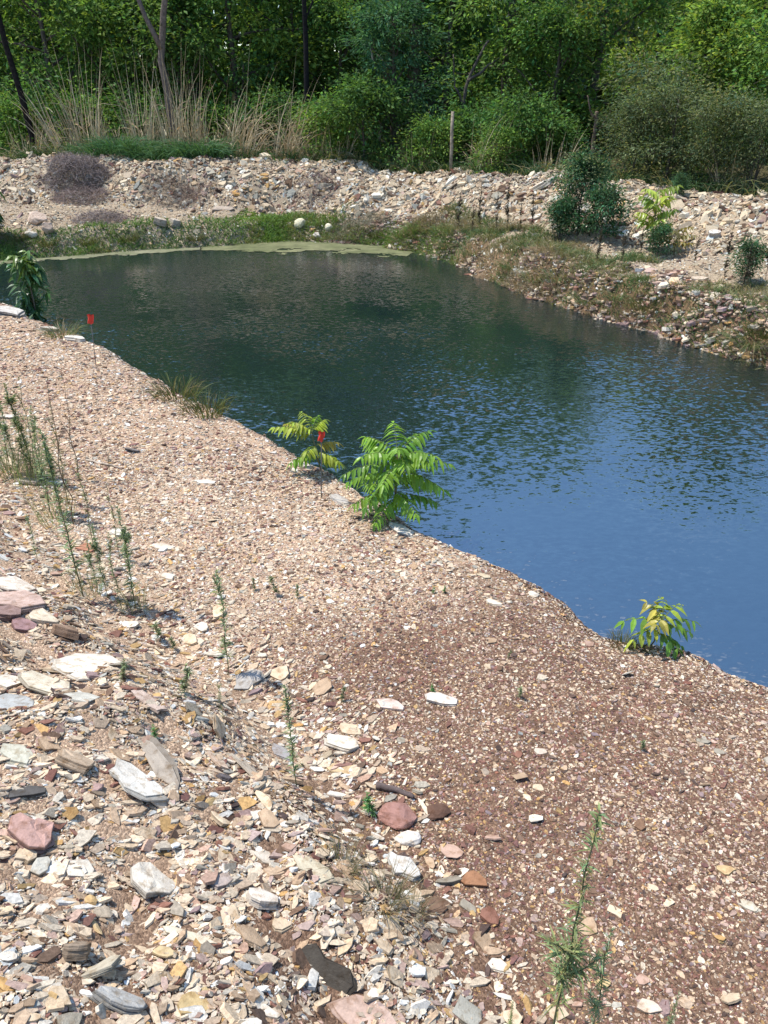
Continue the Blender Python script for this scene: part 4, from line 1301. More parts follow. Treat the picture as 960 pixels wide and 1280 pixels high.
GB = (0.13, 0.22, 0.05); GO = (0.20, 0.20, 0.085); GD = (0.26, 0.21, 0.125); GG = (0.10, 0.165, 0.06)
cover('shore_grass', 'green grass along the far left water edge', -14, 1.5, 16.5, 22, 1900,
      lambda x, y, dn, df, ins, db, ds: (df < dn) & (df < 1.25) & (~ins) & (rng.random(len(x)) < np.clip(1.25 - df, 0, 1)) & (vnoise(x * 0.9, y * 0.9, 141) > -0.48 + 0.42 * df),
      (0.10, 0.27), (0.012, 0.026), [GG, GB, GO, GB])
cover('bank_grass', 'olive and straw coloured grass on the right water edge', -2.5, 9, 7, 19.5, 2000,
      lambda x, y, dn, df, ins, db, ds: (df < dn) & (df < 1.5) & (~ins) & (x > -1.5) & (vnoise(x * 0.8, y * 0.8, 151) > -0.46 + 0.26 * df + 0.20 * sstep(2.5, 5, x)),
      (0.08, 0.30), (0.008, 0.018), [GD, GO, GG, GO, GD])
cover('bench_grass', 'short bright green grass on the bench of the far bank', -6, 1.6, 17.5, 23, 2500,
      lambda x, y, dn, df, ins, db, ds: (df < dn) & (db > -1.3 + 0.5 * vnoise(x * 2, y * 2, 163)) & (db < 0.12) & (np.minimum(np.abs(x + 2.35) / 1.1, np.abs(x - 0.75) / 0.7) + 0.9 * vnoise(x * 1.7, y * 1.7, 161) < 0.95),
      (0.05, 0.13), (0.014, 0.03), [(0.14, 0.25, 0.035), (0.18, 0.27, 0.05)])
cover('verge_grass', 'rough green and straw grass along the back of the berm', -17, 13, 11, 31, 230,
      lambda x, y, dn, df, ins, db, ds: (db > 2.7) & (db < 6.0) & (vnoise(x * 0.7, y * 0.7, 171) > -0.3),
      (0.25, 0.75), (0.015, 0.035), [GG, (0.04, 0.085, 0.03), GO, (0.04, 0.09, 0.035)], (0.3, 0.9), 4)

# algae along the far shore
def algae(name, label, pts_px, col):
    """floating scum: small cells between the shore and an outer edge, broken by holes"""
    o = np.array([P(x, y, 0.006) for x, y in pts_px])
    m = len(o) // 2
    a, c = o[:m], o[m:][::-1]
    n, rows = 420, 40
    t = np.linspace(0, m - 1, n)
    A = np.stack([np.interp(t, np.arange(m), a[:, k]) for k in range(3)], 1); C = np.stack([np.interp(t, np.arange(m), c[:, k]) for k in range(3)], 1)
    q = np.linspace(0, 1.25, rows)[:, None, None]
    V = (A[None] * (1 - q) + C[None] * q)
    V[..., 2] = 0.006
    V = V.reshape(-1, 3)
    V[:, 0] += fbm(V[:, 0] * 9, V[:, 1] * 9, 183) * 0.05; V[:, 1] += fbm(V[:, 0] * 9, V[:, 1] * 9, 185) * 0.05
    i = np.arange(rows - 1)[:, None] * n; j = np.arange(n - 1)[None]
    f = np.stack([i + j, i + n + j, i + n + j + 1, i + j + 1], -1).reshape(-1, 4)
    ce = V[f].mean(1)
    qq = np.broadcast_to(q[:-1], (rows - 1, n - 1, 1)).reshape(-1)
    nz = fbm(ce[:, 0] * 1.3, ce[:, 1] * 3.0, 187, 4) + 0.35 * vnoise(ce[:, 0] * 14, ce[:, 1] * 14, 189)
    keep_ = nz + 0.62 - 1.0 * np.clip(qq - 0.45, 0, 1) ** 1.0 * 1.35 > 0
    bf = Buf()
    cc = np.array(col)[None] * (1 + 0.55 * fbm(V[:, 0] * 2.5, V[:, 1] * 5, 195)[:, None] * np.array([[1, 0.8, 1.2]]))
    bf.add(V, f[keep_], np.clip(cc, 0.02, 0.5))
    return tag(obj(name, bf.mesh(name, M_ALG, True)), label, 'algae', kind='stuff')


M_ALG = attr_mat('algae_scum', 0.6, 5, 0.35, 0.4, 60, 0.3)
algae('algae', 'yellow-green floating algae along the far shore', [(250, 308), (300, 304), (380, 300), (450, 302), (520, 314), (508, 320.5), (450, 318), (380, 315.5), (310, 313), (250, 313)], (0.15, 0.155, 0.07))
algae('algae', 'thin pale algae line along the far left shore', [(-60, 326), (60, 322), (120, 317), (180, 312), (252, 309), (252, 312.5), (180, 318), (120, 322.5), (60, 327), (-60, 334)], (0.18, 0.18, 0.10))


# ------------------------------------------------------------------ dead brush mounds
def brush(label, px, py, rx, rz, n, col):
    p = G(px, py)
    bf = Buf()
    az = rng.uniform(0, 6.28, n); q = np.sqrt(rng.random(n))
    hh = rz * np.clip(1 - q ** 2, 0, 1) * rng.uniform(0.55, 1.0, n)
    base = np.stack([np.cos(az) * q * rx, np.sin(az) * q * rx * 0.7, hh], 1)
    base[:, 2] += height(p[0] + base[:, 0], p[1] + base[:, 1]) - p[2]
    d = rng.normal(0, 1, (n, 3)); d[:, 2] = np.abs(d[:, 2]) * 0.9 - 0.2
    ribbons(bf, base, d, rng.uniform(0.12, 0.34, n), rng.uniform(0.005, 0.012, n), rng.uniform(0.2, 0.9, n), jit(col, n, 0.2, 0.05), 3)
    return tag(obj('dead_brush', bf.mesh('dead_brush', M_DRY), None, p), label, 'dead brush', 'dead brush mounds on the far bank')


PB = (0.235, 0.195, 0.185)
brush('large round mound of grey-purple dead weeds on top of the left berm', 95, 222, 0.85, 0.52, 4200, PB)
brush('grey-purple dead weeds spilling below the large round mound', 102, 248, 0.75, 0.22, 1800, (0.25, 0.195, 0.175))
brush('brown dead weeds on the berm face right of the mound', 212, 240, 0.75, 0.16, 900, (0.25, 0.19, 0.15))
brush('dark dead weeds lying on the bench below the mound', 126, 275, 0.7, 0.15, 1100, (0.22, 0.18, 0.165))
brush('faint dead weeds on the berm face left of the boulders', 245, 245, 0.6, 0.12, 500, (0.24, 0.18, 0.15))
brush('dead weeds on the berm above the cream far boulder', 392, 236, 0.7, 0.14, 600, (0.23, 0.17, 0.155))
brush('grey-green dead weeds right of the cream far boulder', 450, 286, 0.8, 0.16, 1100, (0.18, 0.17, 0.11))


# ------------------------------------------------------------------ upright weeds
def weed_meshes(h, n, lw=0.0028, ll=0.036, cols=((0.10, 0.14, 0.055),), branchy=0, stemc=(0.11, 0.13, 0.06), top=0.0, sparse_low=0.15, lean=0.06):
    sb, lb = Buf(), Buf()
    m = 10
    z = np.linspace(-0.02, h, m)
    path = np.stack([np.cumsum(rng.normal(0, lean * h / m * 1.2, m)), np.cumsum(rng.normal(0, lean * h / m * 1.2, m)), z], 1)
    path[0, :2] = 0
    tube(sb, path, 0.0021 * h / 0.5 * np.linspace(1, 0.3, m), stemc, 6)
    ax = [(path, n)]
    for q in range(branchy):
        k = rng.integers(3, 8)
        a = rng.uniform(0, 6.28)
        bp, br = limb(path[k], (math.cos(a) * 0.42, math.sin(a) * 0.42, 1), h * rng.uniform(0.10, 0.2), 0.0016 * h / 0.5, 5, 0.1)
        tube(sb, bp, br, stemc, 5)
        ax.append((bp, n // 4))
    for pth, c in ax:
        t = rng.uniform(sparse_low if pth is path else 0.1, 1, c) ** 0.85 * (len(pth) - 1)
        pos = np.stack([np.interp(t, np.arange(len(pth)), pth[:, k]) for k in range(3)], 1)
        f = t / (len(pth) - 1)
        az = rng.uniform(0, 6.28, c)
        el = rng.uniform(0.0, 0.85, c) + 0.3 * f
        d = np.stack([np.cos(az) * np.cos(el), np.sin(az) * np.cos(el), np.sin(el)], 1)
        cc = np.array(cols)[rng.integers(0, len(cols), c)]
        L = ll * (1.15 - 0.75 * f) * rng.uniform(0.45, 1.35, c) * h / 0.5
        leaves_big(lb, pos, d, unit(np.array([0, 0, 1.0]) + rng.normal(0, 0.3, (c, 3))), L, lw * rng.uniform(0.7, 1.3, c) * (h / 0.5), jit(cc, c, 0.18, 0.12), 0.35, (0, 0.3, 0.65, 1.0), (0.3, 1.0, 0.7, 0.05))
    return sb.mesh('stem', M_STEM, True), lb.mesh('leaves', M_GRASS)


WG = (0.23, 0.29, 0.12); WB = (0.22, 0.285, 0.165); WGB = (0.12, 0.26, 0.08)
WEED = {
    'front': [weed_meshes(0.5, 190, 0.0024, 0.040, cols=(WG, WG, (0.26, 0.25, 0.11)), branchy=4, lean=0.035), weed_meshes(0.5, 140, 0.0024, 0.040, cols=(WG, WB), branchy=3, lean=0.035)],
    'tall': [weed_meshes(0.5, 330, 0.0042, 0.045, cols=(WG, WG, (0.22, 0.24, 0.10)), branchy=5), weed_meshes(0.5, 270, 0.004, 0.045, cols=(WG, WB), branchy=4), weed_meshes(0.5, 220, 0.0038, 0.042, cols=(WB, WG), branchy=1)],
    'thin': [weed_meshes(0.5, 120, 0.0034, 0.034, (WG, (0.13, 0.12, 0.06)), 2, (0.15, 0.12, 0.07), lean=0.1), weed_meshes(0.5, 50, 0.0025, 0.026, ((0.15, 0.12, 0.07),), 3, (0.17, 0.11, 0.07), lean=0.14)],
    'low': [weed_meshes(0.10, 90, 0.013, 0.13, (WB, WG, (0.15, 0.15, 0.07)), 7, lean=0.3, sparse_low=0.0), weed_meshes(0.08, 60, 0.022, 0.19, (WGB,), 4, lean=0.2, sparse_low=0.0)],
    'dark': [weed_meshes(0.7, 170, 0.010, 0.05, ((0.075, 0.075, 0.05), (0.11, 0.085, 0.06)), 5, (0.08, 0.06, 0.045), lean=0.05), weed_meshes(0.7, 140, 0.009, 0.045, ((0.10, 0.08, 0.055),), 4, (0.09, 0.065, 0.05), lean=0.08)],
}


def weed(kind, var, px, py, htpx, label, group='weeds on the gravel banks'):
    """base at photo pixel (px, py), about htpx photo pixels tall"""
    p = G(px, py)
    dep = proj(p)[0, 2]
    sm, lm = WEED[kind][var]
    h0 = {'tall': 0.5, 'front': 0.5, 'thin': 0.5, 'low': 0.14 if var == 0 else 0.12, 'dark': 0.7}[kind]
    vert = max(0.55, math.cos(math.atan2(EYE[2] - p[2], math.hypot(p[0], p[1]))))
    s = htpx * dep / F / vert / h0
    t = thing('weed', label, 'weed', p, rng.uniform(0, 6.28), s, group)
    obj('stem', sm, t); obj('leaves', lm, t)


for a in [
    ('front', 0, 692, 1300, 232, 'tallest leafy green weed at the bottom of the picture'),
    ('front', 1, 736, 1306, 128, 'leafy green weed just right of the tallest front weed'),
    ('front', 1, 832, 1300, 56, 'small weed tip at the bottom right beside pinkish plates'),
    ('front', 0, 636, 1296, 42, 'small weed tip at the bottom left of the tallest front weed'),
    ('tall', 2, 284, 845, 122, 'tall slender weed behind the ribbed grey rock'),
    ('thin', 0, 280, 905, 52, 'short thin weed in front of the ribbed grey rock'),
    ('tall', 2, 370, 985, 112, 'thin leafy weed left of the long tan plate'),
    ('thin', 1, 240, 770, 60, 'bare brownish weed left of the tall slender weed'),
    ('tall', 2, 104, 745, 190, 'tallest weed of the group on the upper slope'),
    ('tall', 1, 135, 748, 90, 'leafy weed right of the tallest weed on the upper slope'),
    ('tall', 1, 170, 760, 118, 'rightmost leafy weed of the group on the upper slope'),
    ('tall', 2, 47, 705, 62, 'small weed above the left rock stack'),
    ('tall', 0, 34, 598, 112, 'dense green weed at the left edge behind the cream slab'),
    ('tall', 1, 14, 592, 110, 'leftmost green weed cut close to the picture edge'),
    ('tall', 1, 24, 600, 90, 'green weed between the two leftmost ones'),
    ('tall', 0, 42, 602, 78, 'bushy green weed right of the dense one at the left edge'),
    ('thin', 0, 50, 604, 125, 'thin tall weed standing free of the left weed group'),
    ('tall', 1, 6, 596, 96, 'green weed at the very left edge beside the leftmost one'),
    ('tall', 2, 58, 606, 84, 'slim green weed right of the bushy one at the left edge'),
    ('tall', 1, 62, 640, 70, 'leafy weed in front of the slim one by the left edge'),
    ('tall', 1, 122, 742, 66, 'short leafy weed between the two tallest on the upper slope'),
    ('tall', 2, 152, 756, 84, 'slim leafy weed next to the rightmost one on the upper slope'),
    ('tall', 2, 68, 648, 130, 'blue-green weed in front of the pale bent stick'),
    ('tall', 0, 76, 640, 80, 'bushy blue-green weed left of the pale bent stick'),
    ('thin', 0, 86, 630, 120, 'thin weed beside the bushy blue-green one'),
    ('thin', 1, 100, 600, 128, 'reddish bare weed curving right over the gravel strip'),
    ('thin', 1, 92, 655, 170, 'tall reddish bare weed with side twigs over the gravel strip'),
    ('thin', 0, 118, 690, 110, 'thin weed left of the white chunk'),
    ('thin', 0, 150, 700, 90, 'thin weed just below the white chunk'),
    ('thin', 1, 178, 660, 60, 'small bare weed right of the white chunk'),
    ('thin', 1, 140, 600, 70, 'bare weed on the strip beyond the pale bent stick'),
    ('low', 0, 155, 850, 34, 'low blue-green weed near the chalky splintered flake'),
    ('low', 0, 232, 868, 46, 'low grey-green weed above the long pinkish plate'),
    ('low', 0, 200, 800, 36, 'low weed at the foot of the upper slope weeds'),
    ('low', 0, 218, 812, 26, 'small low weed right of another at the foot of the slope'),
    ('low', 1, 193, 922, 22, 'small bright green sprig beside the long stone rib'),
    ('low', 1, 460, 1018, 34, 'bright green sprig left of the rounded pink boulder'),
    ('low', 1, 556, 741, 14, 'flat green sprig on the gravel near the lip'),
    ('low', 1, 542, 741, 12, 'smaller flat green sprig left of another near the lip'),
    ('low', 0, 650, 872, 22, 'low pale weed on the brown gravel right of the lone white slab'),
    ('low', 0, 636, 822, 14, 'tiny weed on the brown gravel below the lip'),
    ('low', 0, 803, 938, 20, 'low weed on the open brown gravel at the right'),
    ('low', 0, 428, 876, 22, 'low weed left of the pinkish white oval slab'),
    ('low', 0, 345, 745, 34, 'yellowish low weed on the pale gravel'),
    ('low', 0, 372, 748, 22, 'smaller yellowish low weed right of another on the pale gravel'),
    ('low', 0, 318, 738, 20, 'small low weed left of the yellowish one'),
    ('low', 1, 540, 866, 16, 'small weed behind the lone white slab'),
    ('low', 0, 505, 640, 26, 'small green weed on the lip under the big bright sapling'),
]:
    weed(*a)
DK = ['left of all the dark stalks on the far right bank', 'second from the left on the far right bank', 'leaning beside the second dark stalk', 'fourth from the left, below the small round bush',
      'below the pale crest slab, left of the long berm slab', 'right under the pale crest slab', 'beside the long pale berm slab', 'left of the dark shrub on the berm']
for i, (px, py, h) in enumerate([(574, 292, 46), (590, 296, 40), (600, 290, 50), (619, 294, 52), (634, 290, 56), (650, 294, 40), (664, 288, 44), (690, 300, 48)]):
    weed('dark', i % 2, px, py, h, 'dark dry weed stalk ' + DK[i], 'dark dry weed stalks on the right bank')
DK2 = ['below the dark shrub at the bench edge', 'just right of the one below the dark shrub', 'on the bench below the yellow-green sapling', 'tallest, left end of the right bench', 'between the tallest stalk and the right edge',
       'leaning on the right bench by the pale flat slab', 'at the right picture edge on the bench', 'behind the flat pale slab of the right bench']
for i, (px, py, h) in enumerate([(745, 332, 44), (776, 336, 50), (800, 322, 36), (903, 362, 76), (925, 368, 60), (932, 362, 46), (957, 350, 70), (868, 335, 44)]):
    weed('dark', i % 2, px, py, h, 'dark dry weed stalk ' + DK2[i], 'dark dry weed stalks on the right bank')

# grass tufts
T_DRY = tuft_mesh(150, 0.26, 0.07, [(0.33, 0.27, 0.17), (0.24, 0.20, 0.11), (0.17, 0.17, 0.075)], (0.0022, 0.0045), (0.2, 0.8), 5, 0.55)
T_GRN = tuft_mesh(220, 0.34, 0.22, [(0.12, 0.135, 0.04), (0.09, 0.12, 0.035), (0.15, 0.12, 0.05)], (0.006, 0.012), (0.2, 0.7), 4, 0.6)
T_OLV = tuft_mesh(200, 0.36, 0.20, [GO, GD, GG], (0.006, 0.013), (0.3, 0.9), 4, 0.8)


def tuft(me, px, py, s, label, group=None):
    o = obj('grass_tuft', me, None, G(px, py), rng.uniform(0, 6.28), s)
    tag(o, label, 'grass tuft', group)


tuft(T_DRY, 478, 1128, 1.0, 'dry straw-coloured grass tuft beside a tall white and grey rock')
tuft(T_DRY, 428, 1082, 0.8, 'small brownish grass tuft left of the straw-coloured one')
tuft(T_DRY, 516, 1140, 0.6, 'small greyish grass tuft right of the straw-coloured one')
tuft(T_GRN, 222, 497, 1.05, 'yellow-green tuft on the lip above the water, left half of a pair')
tuft(T_GRN, 258, 517, 0.95, 'olive tuft on the lip above the water, right half of a pair')
tuft(T_OLV, 78, 420, 0.9, 'low olive tuft behind the white slab at the water')
tuft(T_GRN, 778, 806, 0.34, 'small green grass tuft left of the red-tipped sapling')
tuft(T_GRN, 800, 810, 0.26, 'smallest green tuft at the foot of the red-tipped sapling')
T_WEED = tuft_mesh(90, 0.62, 0.16, [(0.22, 0.29, 0.13), (0.26, 0.32, 0.15), (0.28, 0.27, 0.14)], (0.003, 0.0065), (0.05, 0.35), 5, 0.28)
for px, py, s_, lab in [(30, 600, 1.0, 'pale upright grassy tuft among the green weeds at the left edge'), (10, 592, 0.95, 'pale upright grassy tuft cut by the left picture edge'), (46, 606, 0.8, 'smaller pale grassy tuft at the foot of the bushy left weed'),
                       (72, 650, 0.8, 'pale grassy tuft in front of the pale bent stick'), (110, 742, 0.55, 'short grassy tuft at the foot of the tallest upper slope weed'), (168, 762, 0.5, 'short grassy tuft at the foot of the rightmost upper slope weed')]:
    tuft(T_WEED, px, py, s_, lab)
T_LNG = tuft_mesh(170, 0.55, 0.2, [(0.12, 0.15, 0.055), (0.2, 0.18, 0.09)], (0.008, 0.016), (0.6, 1.2), 6, 0.9)
tuft(T_LNG, 940, 432, 1.0, 'long grass tuft hanging over the undercut right bank')
tuft(T_GRN, 952, 420, 0.9, 'bright green tuft at the right edge beside the long hanging one')
for i, (px, py, s, w_) in enumerate([(806, 385, 1.0, 'below the bare bench, yellow-green'), (770, 372, 0.9, 'left of the yellow-green one'), (700, 350, 1.2, 'under the dark shrub'), (640, 335, 1.1, 'where the bank turns'), (590, 318, 1.0, 'right of the algae'),
                                    (560, 308, 0.9, 'nearest the algae tip'), (735, 378, 1.0, 'hanging at the water under the bench'), (668, 350, 1.1, 'between the bank turn and the dark shrub')]):
    tuft(T_OLV if i else T_GRN, px, py, s, 'grass tuft on the right bank ' + w_, 'grass tufts along the right bank')
for i, (px, py, s, w_) in enumerate([(160, 300, 1.1, 'brightest, in the middle'), (60, 306, 1.0, 'left of the middle by a pale boulder'), (20, 300, 1.1, 'at the left edge'), (245, 300, 0.9, 'right of the two tilted slabs'), (110, 305, 0.9, 'behind the drooping sapling'), (470, 296, 0.9, 'above the algae tip')]):
    tuft(T_GRN, px, py, s * 0.95, 'grass tuft on the far shore ' + w_, 'grass tufts along the far shore')


# ------------------------------------------------------------------ saplings
def pinnate(bf, sb, p0, az, el, L, npairs, ll, lw, col, droop=0.9, stemc=(0.12, 0.16, 0.04)):
    m = 12
    t = np.linspace(0, 1, m)
    hd = np.array([math.cos(az), math.sin(az), 0])
    path = p0 + hd * (math.cos(el) * L * t)[:, None] + np.array([0, 0, 1.0]) * (math.sin(el) * L * t - droop * L * 0.5 * t ** 2.2)[:, None]
    tube(sb, path, 0.0032 * np.linspace(1, 0.35, m), stemc, 5, False)
    tt = np.linspace(0.16, 1.0, npairs)
    pos = np.stack([np.interp(tt, t, path[:, k]) for k in range(3)], 1)
    tan = unit(np.stack([np.interp(tt, t, np.gradient(path[:, k])) for k in range(3)], 1))
    side = unit(np.cross(tan, np.array([0, 0, 1.0])))
    ps = np.concatenate([pos, pos, pos[-1:]])
    d = np.concatenate([side * 0.9 + tan * 0.45 - np.array([0, 0, 0.45]), -side * 0.9 + tan * 0.45 - np.array([0, 0, 0.45]), tan[-1:]])
    n = len(ps)
    d = d + rng.normal(0, 0.14, (n, 3))
    sz = np.concatenate([np.sin(np.pi * (0.22 + 0.6 * tt))] * 2 + [[0.8]])
    leaves_big(bf, ps, d, unit(np.array([0, 0, 1.0]) + rng.normal(0, 0.22, (n, 3))), ll * sz * rng.uniform(0.85, 1.15, n), lw * sz * rng.uniform(0.85, 1.15, n), jit(col, n, 0.14, 0.08), 0.45)


def sapling(label, p, h, spec, ll, lw, np_, cols, droop=0.9, lean=(0, 0), stem_r=0.008, name='sapling'):
    """spec: list of (height fraction, azimuth deg, elevation deg, length)"""
    t = thing(name, label, 'sapling', p)
    sb, lb = Buf(), Buf()
    m = 8; z = np.linspace(-0.06, h, m)
    path = np.stack([lean[0] * z / h, lean[1] * z / h, z], 1) + rng.normal(0, 0.004, (m, 3))
    tube(sb, path, stem_r * np.linspace(1.1, 0.5, m), (0.16, 0.15, 0.07), 8)
    for i, (hf, az, el, L) in enumerate(spec):
        q = np.array([np.interp(hf * h, z, path[:, k]) for k in range(3)])
        pinnate(lb, sb, q, R(az), R(el), L, np_, ll, lw, cols[i % len(cols)], droop)
    obj('stem', sb.mesh('stem', M_STEM, True), t); obj('leaves', lb.mesh('leaves', M_SAPLEAF), t)
    return t


SG = (0.20, 0.36, 0.035); SG2 = (0.14, 0.28, 0.035); SY = (0.34, 0.42, 0.05); SO = (0.38, 0.33, 0.06)
pA = G(492, 647)
sapling('large bright green sapling with arching feathered leaves at the lip of the water', pA, 0.52,
        [(1.0, 100, 60, .36), (1.0, 20, 50, .38), (0.98, 165, 45, .36), (0.95, -30, 35, .38), (0.95, 215, 35, .40), (0.9, 60, 40, .36), (0.88, 140, 30, .36), (0.9, -75, 35, .30),
         (0.85, 0, 20, .42), (0.82, 190, 15, .42), (0.8, 250, 20, .34), (0.74, -20, 5, .38), (0.7, 170, 5, .38), (0.66, 230, 0, .36), (1.0, 270, 50, .30), (0.93, 320, 30, .34), (0.62, 10, 5, .32), (0.5, 60, 15, .34), (0.45, 200, 10, .34), (0.42, 300, 10, .30), (0.4, 140, 15, .32), (0.35, 0, 10, .32), (0.32, 240, 5, .30)],
        0.105, 0.036, 10, [SG, SG2, SG, SG], 0.7, (0.03, 0.06), 0.011)
pB = G(403, 596)
sapling('yellow-green sapling of a few feathered leaves behind a red marker', pB + np.array([0, 0.03, 0]), 0.40,
        [(1.0, 200, 50, .23), (1.0, 40, 45, .19), (0.95, 140, 20, .33), (1.0, 120, 45, .27), (1.0, 70, 50, .20), (0.95, 172, 25, .36), (0.9, 160, 40, .27), (0.7, 20, 20, .20), (0.55, -20, 0, .19), (0.5, 200, 5, .23), (0.42, 10, -5, .20), (0.7, 250, 20, .19)],
        0.09, 0.034, 8, [SY, SY, SO, SY, SG], 0.6, (-0.08, 0.02), 0.007)
pC = G(814, 809)
sapling('small sapling with reddish yellow top leaves at the lip on the right', pC, 0.20,
        [(1.0, 140, 55, .19), (1.0, 80, 60, .19), (1.0, 30, 50, .19), (1.0, 230, 40, .14), (0.9, 178, 25, .24), (0.85, 0, 30, .22), (0.75, 20, 0, .24), (0.6, -40, -10, .19), (0.55, 10, -15, .19), (0.7, 200, 10, .17), (0.95, 100, 60, .14)],
        0.085, 0.036, 4, [SO, SY, SY, SO, SG, SG2, SG2, SG2, SG2, SY, SO], 0.8, (0.03, 0.0), 0.005)
pF = G(812, 312)
sapling('yellow-green sapling standing against the right berm', pF, 0.95,
        [(f, a, 35, .35) for f, a in zip(np.linspace(0.35, 1, 14), np.arange(14) * 137)], 0.17, 0.07, 6, [SY, (0.2, 0.28, 0.04)], 0.5, (0, 0), 0.014)
pF2 = G(842, 318)
sapling('small orange-yellow dry sapling right of the yellow-green one', pF2, 0.38,
        [(f, a, 25, .32) for f, a in zip(np.linspace(0.35, 1, 9), np.arange(9) * 137)], 0.13, 0.05, 5, [(0.30, 0.23, 0.06), (0.2, 0.17, 0.05)], 0.5, (0, 0), 0.01)


def droopy(label, p, h, r, n, ll):
    t = thing('sapling', label, 'sapling', p)
    sb, lb = Buf(), Buf()
    z = np.linspace(-0.1, h, 8)
    path = np.stack([0.04 * np.sin(z * 3), 0 * z, z], 1)
    tube(sb, path, 0.018 * np.linspace(1, 0.4, 8), (0.13, 0.11, 0.08), 8)
    for k in range(26):
        zf = rng.uniform(0.22, 1.0); a = rng.uniform(0, 6.28)
        bl = r * (0.4 + 0.6 * math.sin(math.pi * min(1, zf * 0.92))) * rng.uniform(0.5, 1)
        q = np.array([np.interp(zf * h, z, path[:, c]) for c in range(3)])
        bp, br = limb(q, (math.cos(a), math.sin(a), 0.7), bl, 0.006, 4, 0.1)
        tube(sb, bp, br, (0.13, 0.12, 0.06), 5, False)
        m = n // 26
        pos = bp[rng.integers(2, 5, m)] + rng.normal(0, 0.03, (m, 3))
        az = rng.uniform(0, 6.28, m)
        d = np.stack([np.cos(az), np.sin(az), rng.uniform(-0.8, 0.6, m)], 1)
        young = zf > 0.86
        c = (0.13, 0.21, 0.04) if young else (0.06, 0.14, 0.05)
        leaves_big(lb, pos, d, unit(np.array([0, 0, 1.0]) + rng.normal(0, 0.3, (m, 3))), ll * rng.uniform(0.7, 1.2, m), ll * 0.3 * rng.uniform(0.8, 1.2, m), jit(c, m, 0.18, 0.1), 0.5)
    obj('stem', sb.mesh('stem', M_STEM, True), t); obj('leaves', lb.mesh('leaves', M_SAPLEAF), t)


droopy('dark green sapling with drooping leaves and a pale top at the water on the left', G(44, 400), 1.08, 0.27, 330, 0.20)
droopy('dark glossy-leaved plant half cut off by the left edge of the picture', G(-16, 296), 1.15, 0.42, 340, 0.30)

# dark shrub on the berm
KINDS['shrub'] = [tree_meshes(2.0, 0.75, 0.1, 0.075, 9000, (BLG, (0.026, 0.066, 0.03), OLV), nl=14, clump=0.20, lasp=0.4, trunk_r=0.035),
                  tree_meshes(1.1, 0.55, 0.05, 0.07, 4500, ((0.05, 0.085, 0.04), BLG), nl=10, clump=0.18, lasp=0.35, trunk_r=0.02)]
for var, px, py, s, lab in [(0, 722, 294, 0.72, 'dark green leafy shrub growing on the berm face'), (1, 748, 302, 0.8, 'lower grey-green shrub right beside the dark leafy one'), (1, 700, 298, 0.6, 'small grey-green shrub left of the dark leafy one'),
                            (1, 848, 246, 0.35, 'tiny grey bush on the crest of the right berm'), (1, 822, 322, 0.45, 'small grey-green shrub under the yellow-green sapling'), (1, 930, 352, 0.5, 'low green shrub on the bench at the right')]:
    p = G(px, py)
    t = thing('shrub', lab, 'shrub', p, rng.uniform(0, 6), s, 'shrubs on the right berm')
    obj('stem', KINDS['shrub'][var][0], t); obj('foliage', KINDS['shrub'][var][1], t)

# ------------------------------------------------------------------ red markers
m_red, nt_, b_, o_ = new_mat('red_flag')
b_.inputs['Base Color'].default_value = (0.62, 0.03, 0.012, 1); b_.inputs['Roughness'].default_value = 0.55
nn_ = noise(nt_, 40, 2); rr_ = ramp(nt_, nn_.outputs['Fac'], [(0.3, (0.5, 0.02, 0.01)), (0.7, (0.68, 0.045, 0.018))]); nt_.links.new(rr_.outputs[0], b_.inputs['Base Color'])


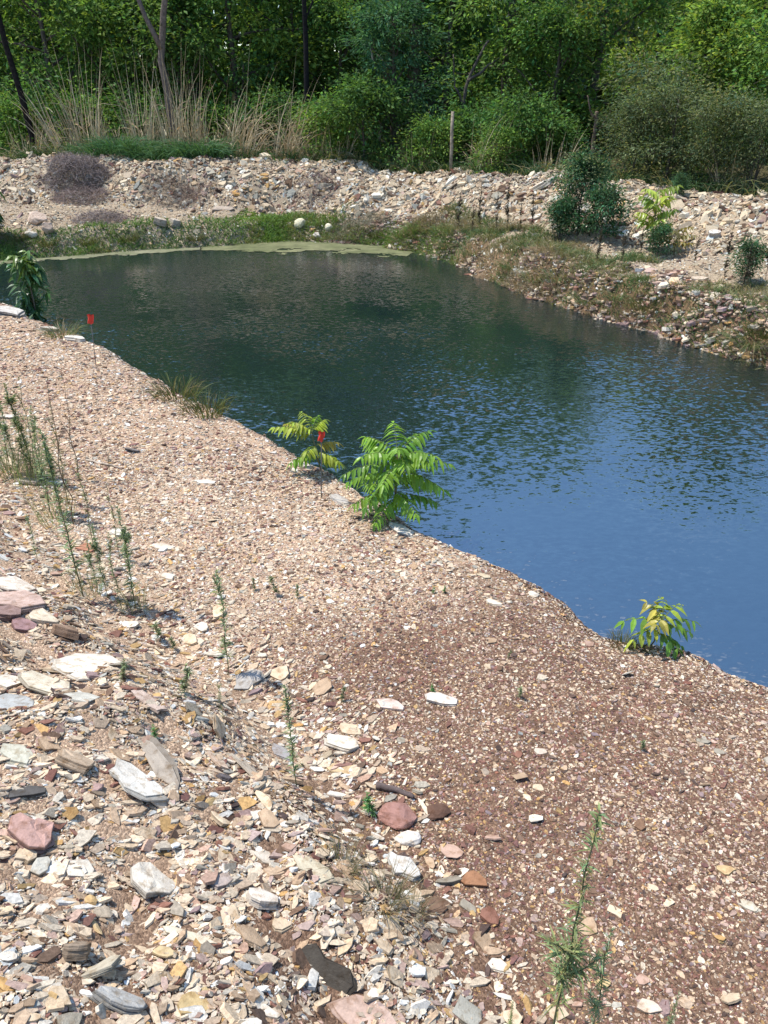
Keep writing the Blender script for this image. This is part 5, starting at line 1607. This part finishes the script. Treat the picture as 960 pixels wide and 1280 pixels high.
def marker(label, base, top):
    p = G(*base)
    dep = proj(p)[0, 2]
    L = (base[1] - top[1]) * dep / F / math.cos(math.atan2(EYE[2] - p[2], math.hypot(p[0], p[1])))
    dx = (top[0] - base[0]) * dep / F
    t = thing('marker_stake', label, 'marker', p)
    sb = Buf(); tube(sb, np.array([[0, 0, -0.05], [dx * 0.5 + 0.004, 0, L * 0.5], [dx, 0, L]]), 0.0045, (0.16, 0.15, 0.14), 6)
    obj('wire', sb.mesh('wire', M_STEM, True), t)
    # folded plastic ribbon tied round the top of the wire
    fb = Buf()
    w_, h_ = 0.062 * dep / 8, 0.088 * dep / 8
    nx_, nz_ = 7, 6
    for sgn in (1, -1):
        u = np.linspace(0, 1, nx_); q = np.linspace(0, 1, nz_)
        U, Q = np.meshgrid(u, q)
        x = dx - w_ * 0.5 + U * w_ * (1 - 0.12 * Q) + 0.006 * np.sin(Q * 5)
        y = sgn * (0.008 + 0.014 * np.sin(U * math.pi)) + 0.008 * np.sin(U * 9 + Q * 4)
        z_ = L + 0.015 - Q * h_ + 0.006 * np.sin(U * 7)
        idx_ = np.arange(nx_ * nz_).reshape(nz_, nx_)
        f = np.stack([idx_[:-1, :-1], idx_[:-1, 1:], idx_[1:, 1:], idx_[1:, :-1]], -1).reshape(-1, 4)
        fb.add(np.stack([x, y, z_], -1).reshape(-1, 3), f, (0.6, 0.03, 0.01))
    obj('flag', fb.mesh('flag', m_red, True), t)


marker('red flag on a thin wire stake, farther one at the left water edge', (120, 462), (125, 398))
marker('red flag on a thin wire stake in front of the yellow-green sapling', (401, 622), (405, 546))

# ------------------------------------------------------------------ world and sun
SUN_EL, SUN_AZ = R(66), R(-75)      # azimuth from +Y, negative = to the left
w = bpy.data.worlds.new('World'); scn.world = w; w.use_nodes = True
nt = w.node_tree
bg = nt.nodes['Background']
sky = N(nt, 'ShaderNodeTexSky', sky_type='NISHITA', sun_disc=False)
sky.sun_elevation = SUN_EL; sky.sun_rotation = SUN_AZ
sky.air_density = 1.0; sky.dust_density = 0.65; sky.ozone_density = 1.6
tc = N(nt, 'ShaderNodeTexCoord')
mp = N(nt, 'ShaderNodeMapping'); mp.inputs['Scale'].default_value = (1.6, 1.6, 4.0)
nt.links.new(tc.outputs['Generated'], mp.inputs[0])
cn = noise(nt, 1.5, 7, 0.58, mp.outputs[0])
cr = ramp(nt, cn.outputs['Fac'], [(0.57, (0, 0, 0)), (0.85, (0.8, 0.8, 0.8))])
cl = mix(nt, sky.outputs[0], (8.5, 8.8, 9.2), cr.outputs[0])
hs = N(nt, 'ShaderNodeHueSaturation'); hs.inputs['Saturation'].default_value = 1.17
nt.links.new(cl, hs.inputs['Color']); nt.links.new(hs.outputs[0], bg.inputs[0])
bg.inputs[1].default_value = 0.15
sd = bpy.data.lights.new('sun', 'SUN'); sd.energy = 3.6; sd.angle = R(0.55); sd.color = (1.0, 0.96, 0.90)
so = bpy.data.objects.new('sun', sd); COL.objects.link(so)
dirv = Vector((math.sin(SUN_AZ) * math.cos(SUN_EL), math.cos(SUN_AZ) * math.cos(SUN_EL), math.sin(SUN_EL)))
so.rotation_euler = dirv.to_track_quat('Z', 'Y').to_euler()
so.location = dirv * 50

vs = scn.view_settings
vs.view_transform = 'Standard'; vs.look = 'None'; vs.gamma = 1.0; vs.use_curve_mapping = False
vs.exposure = 0.74
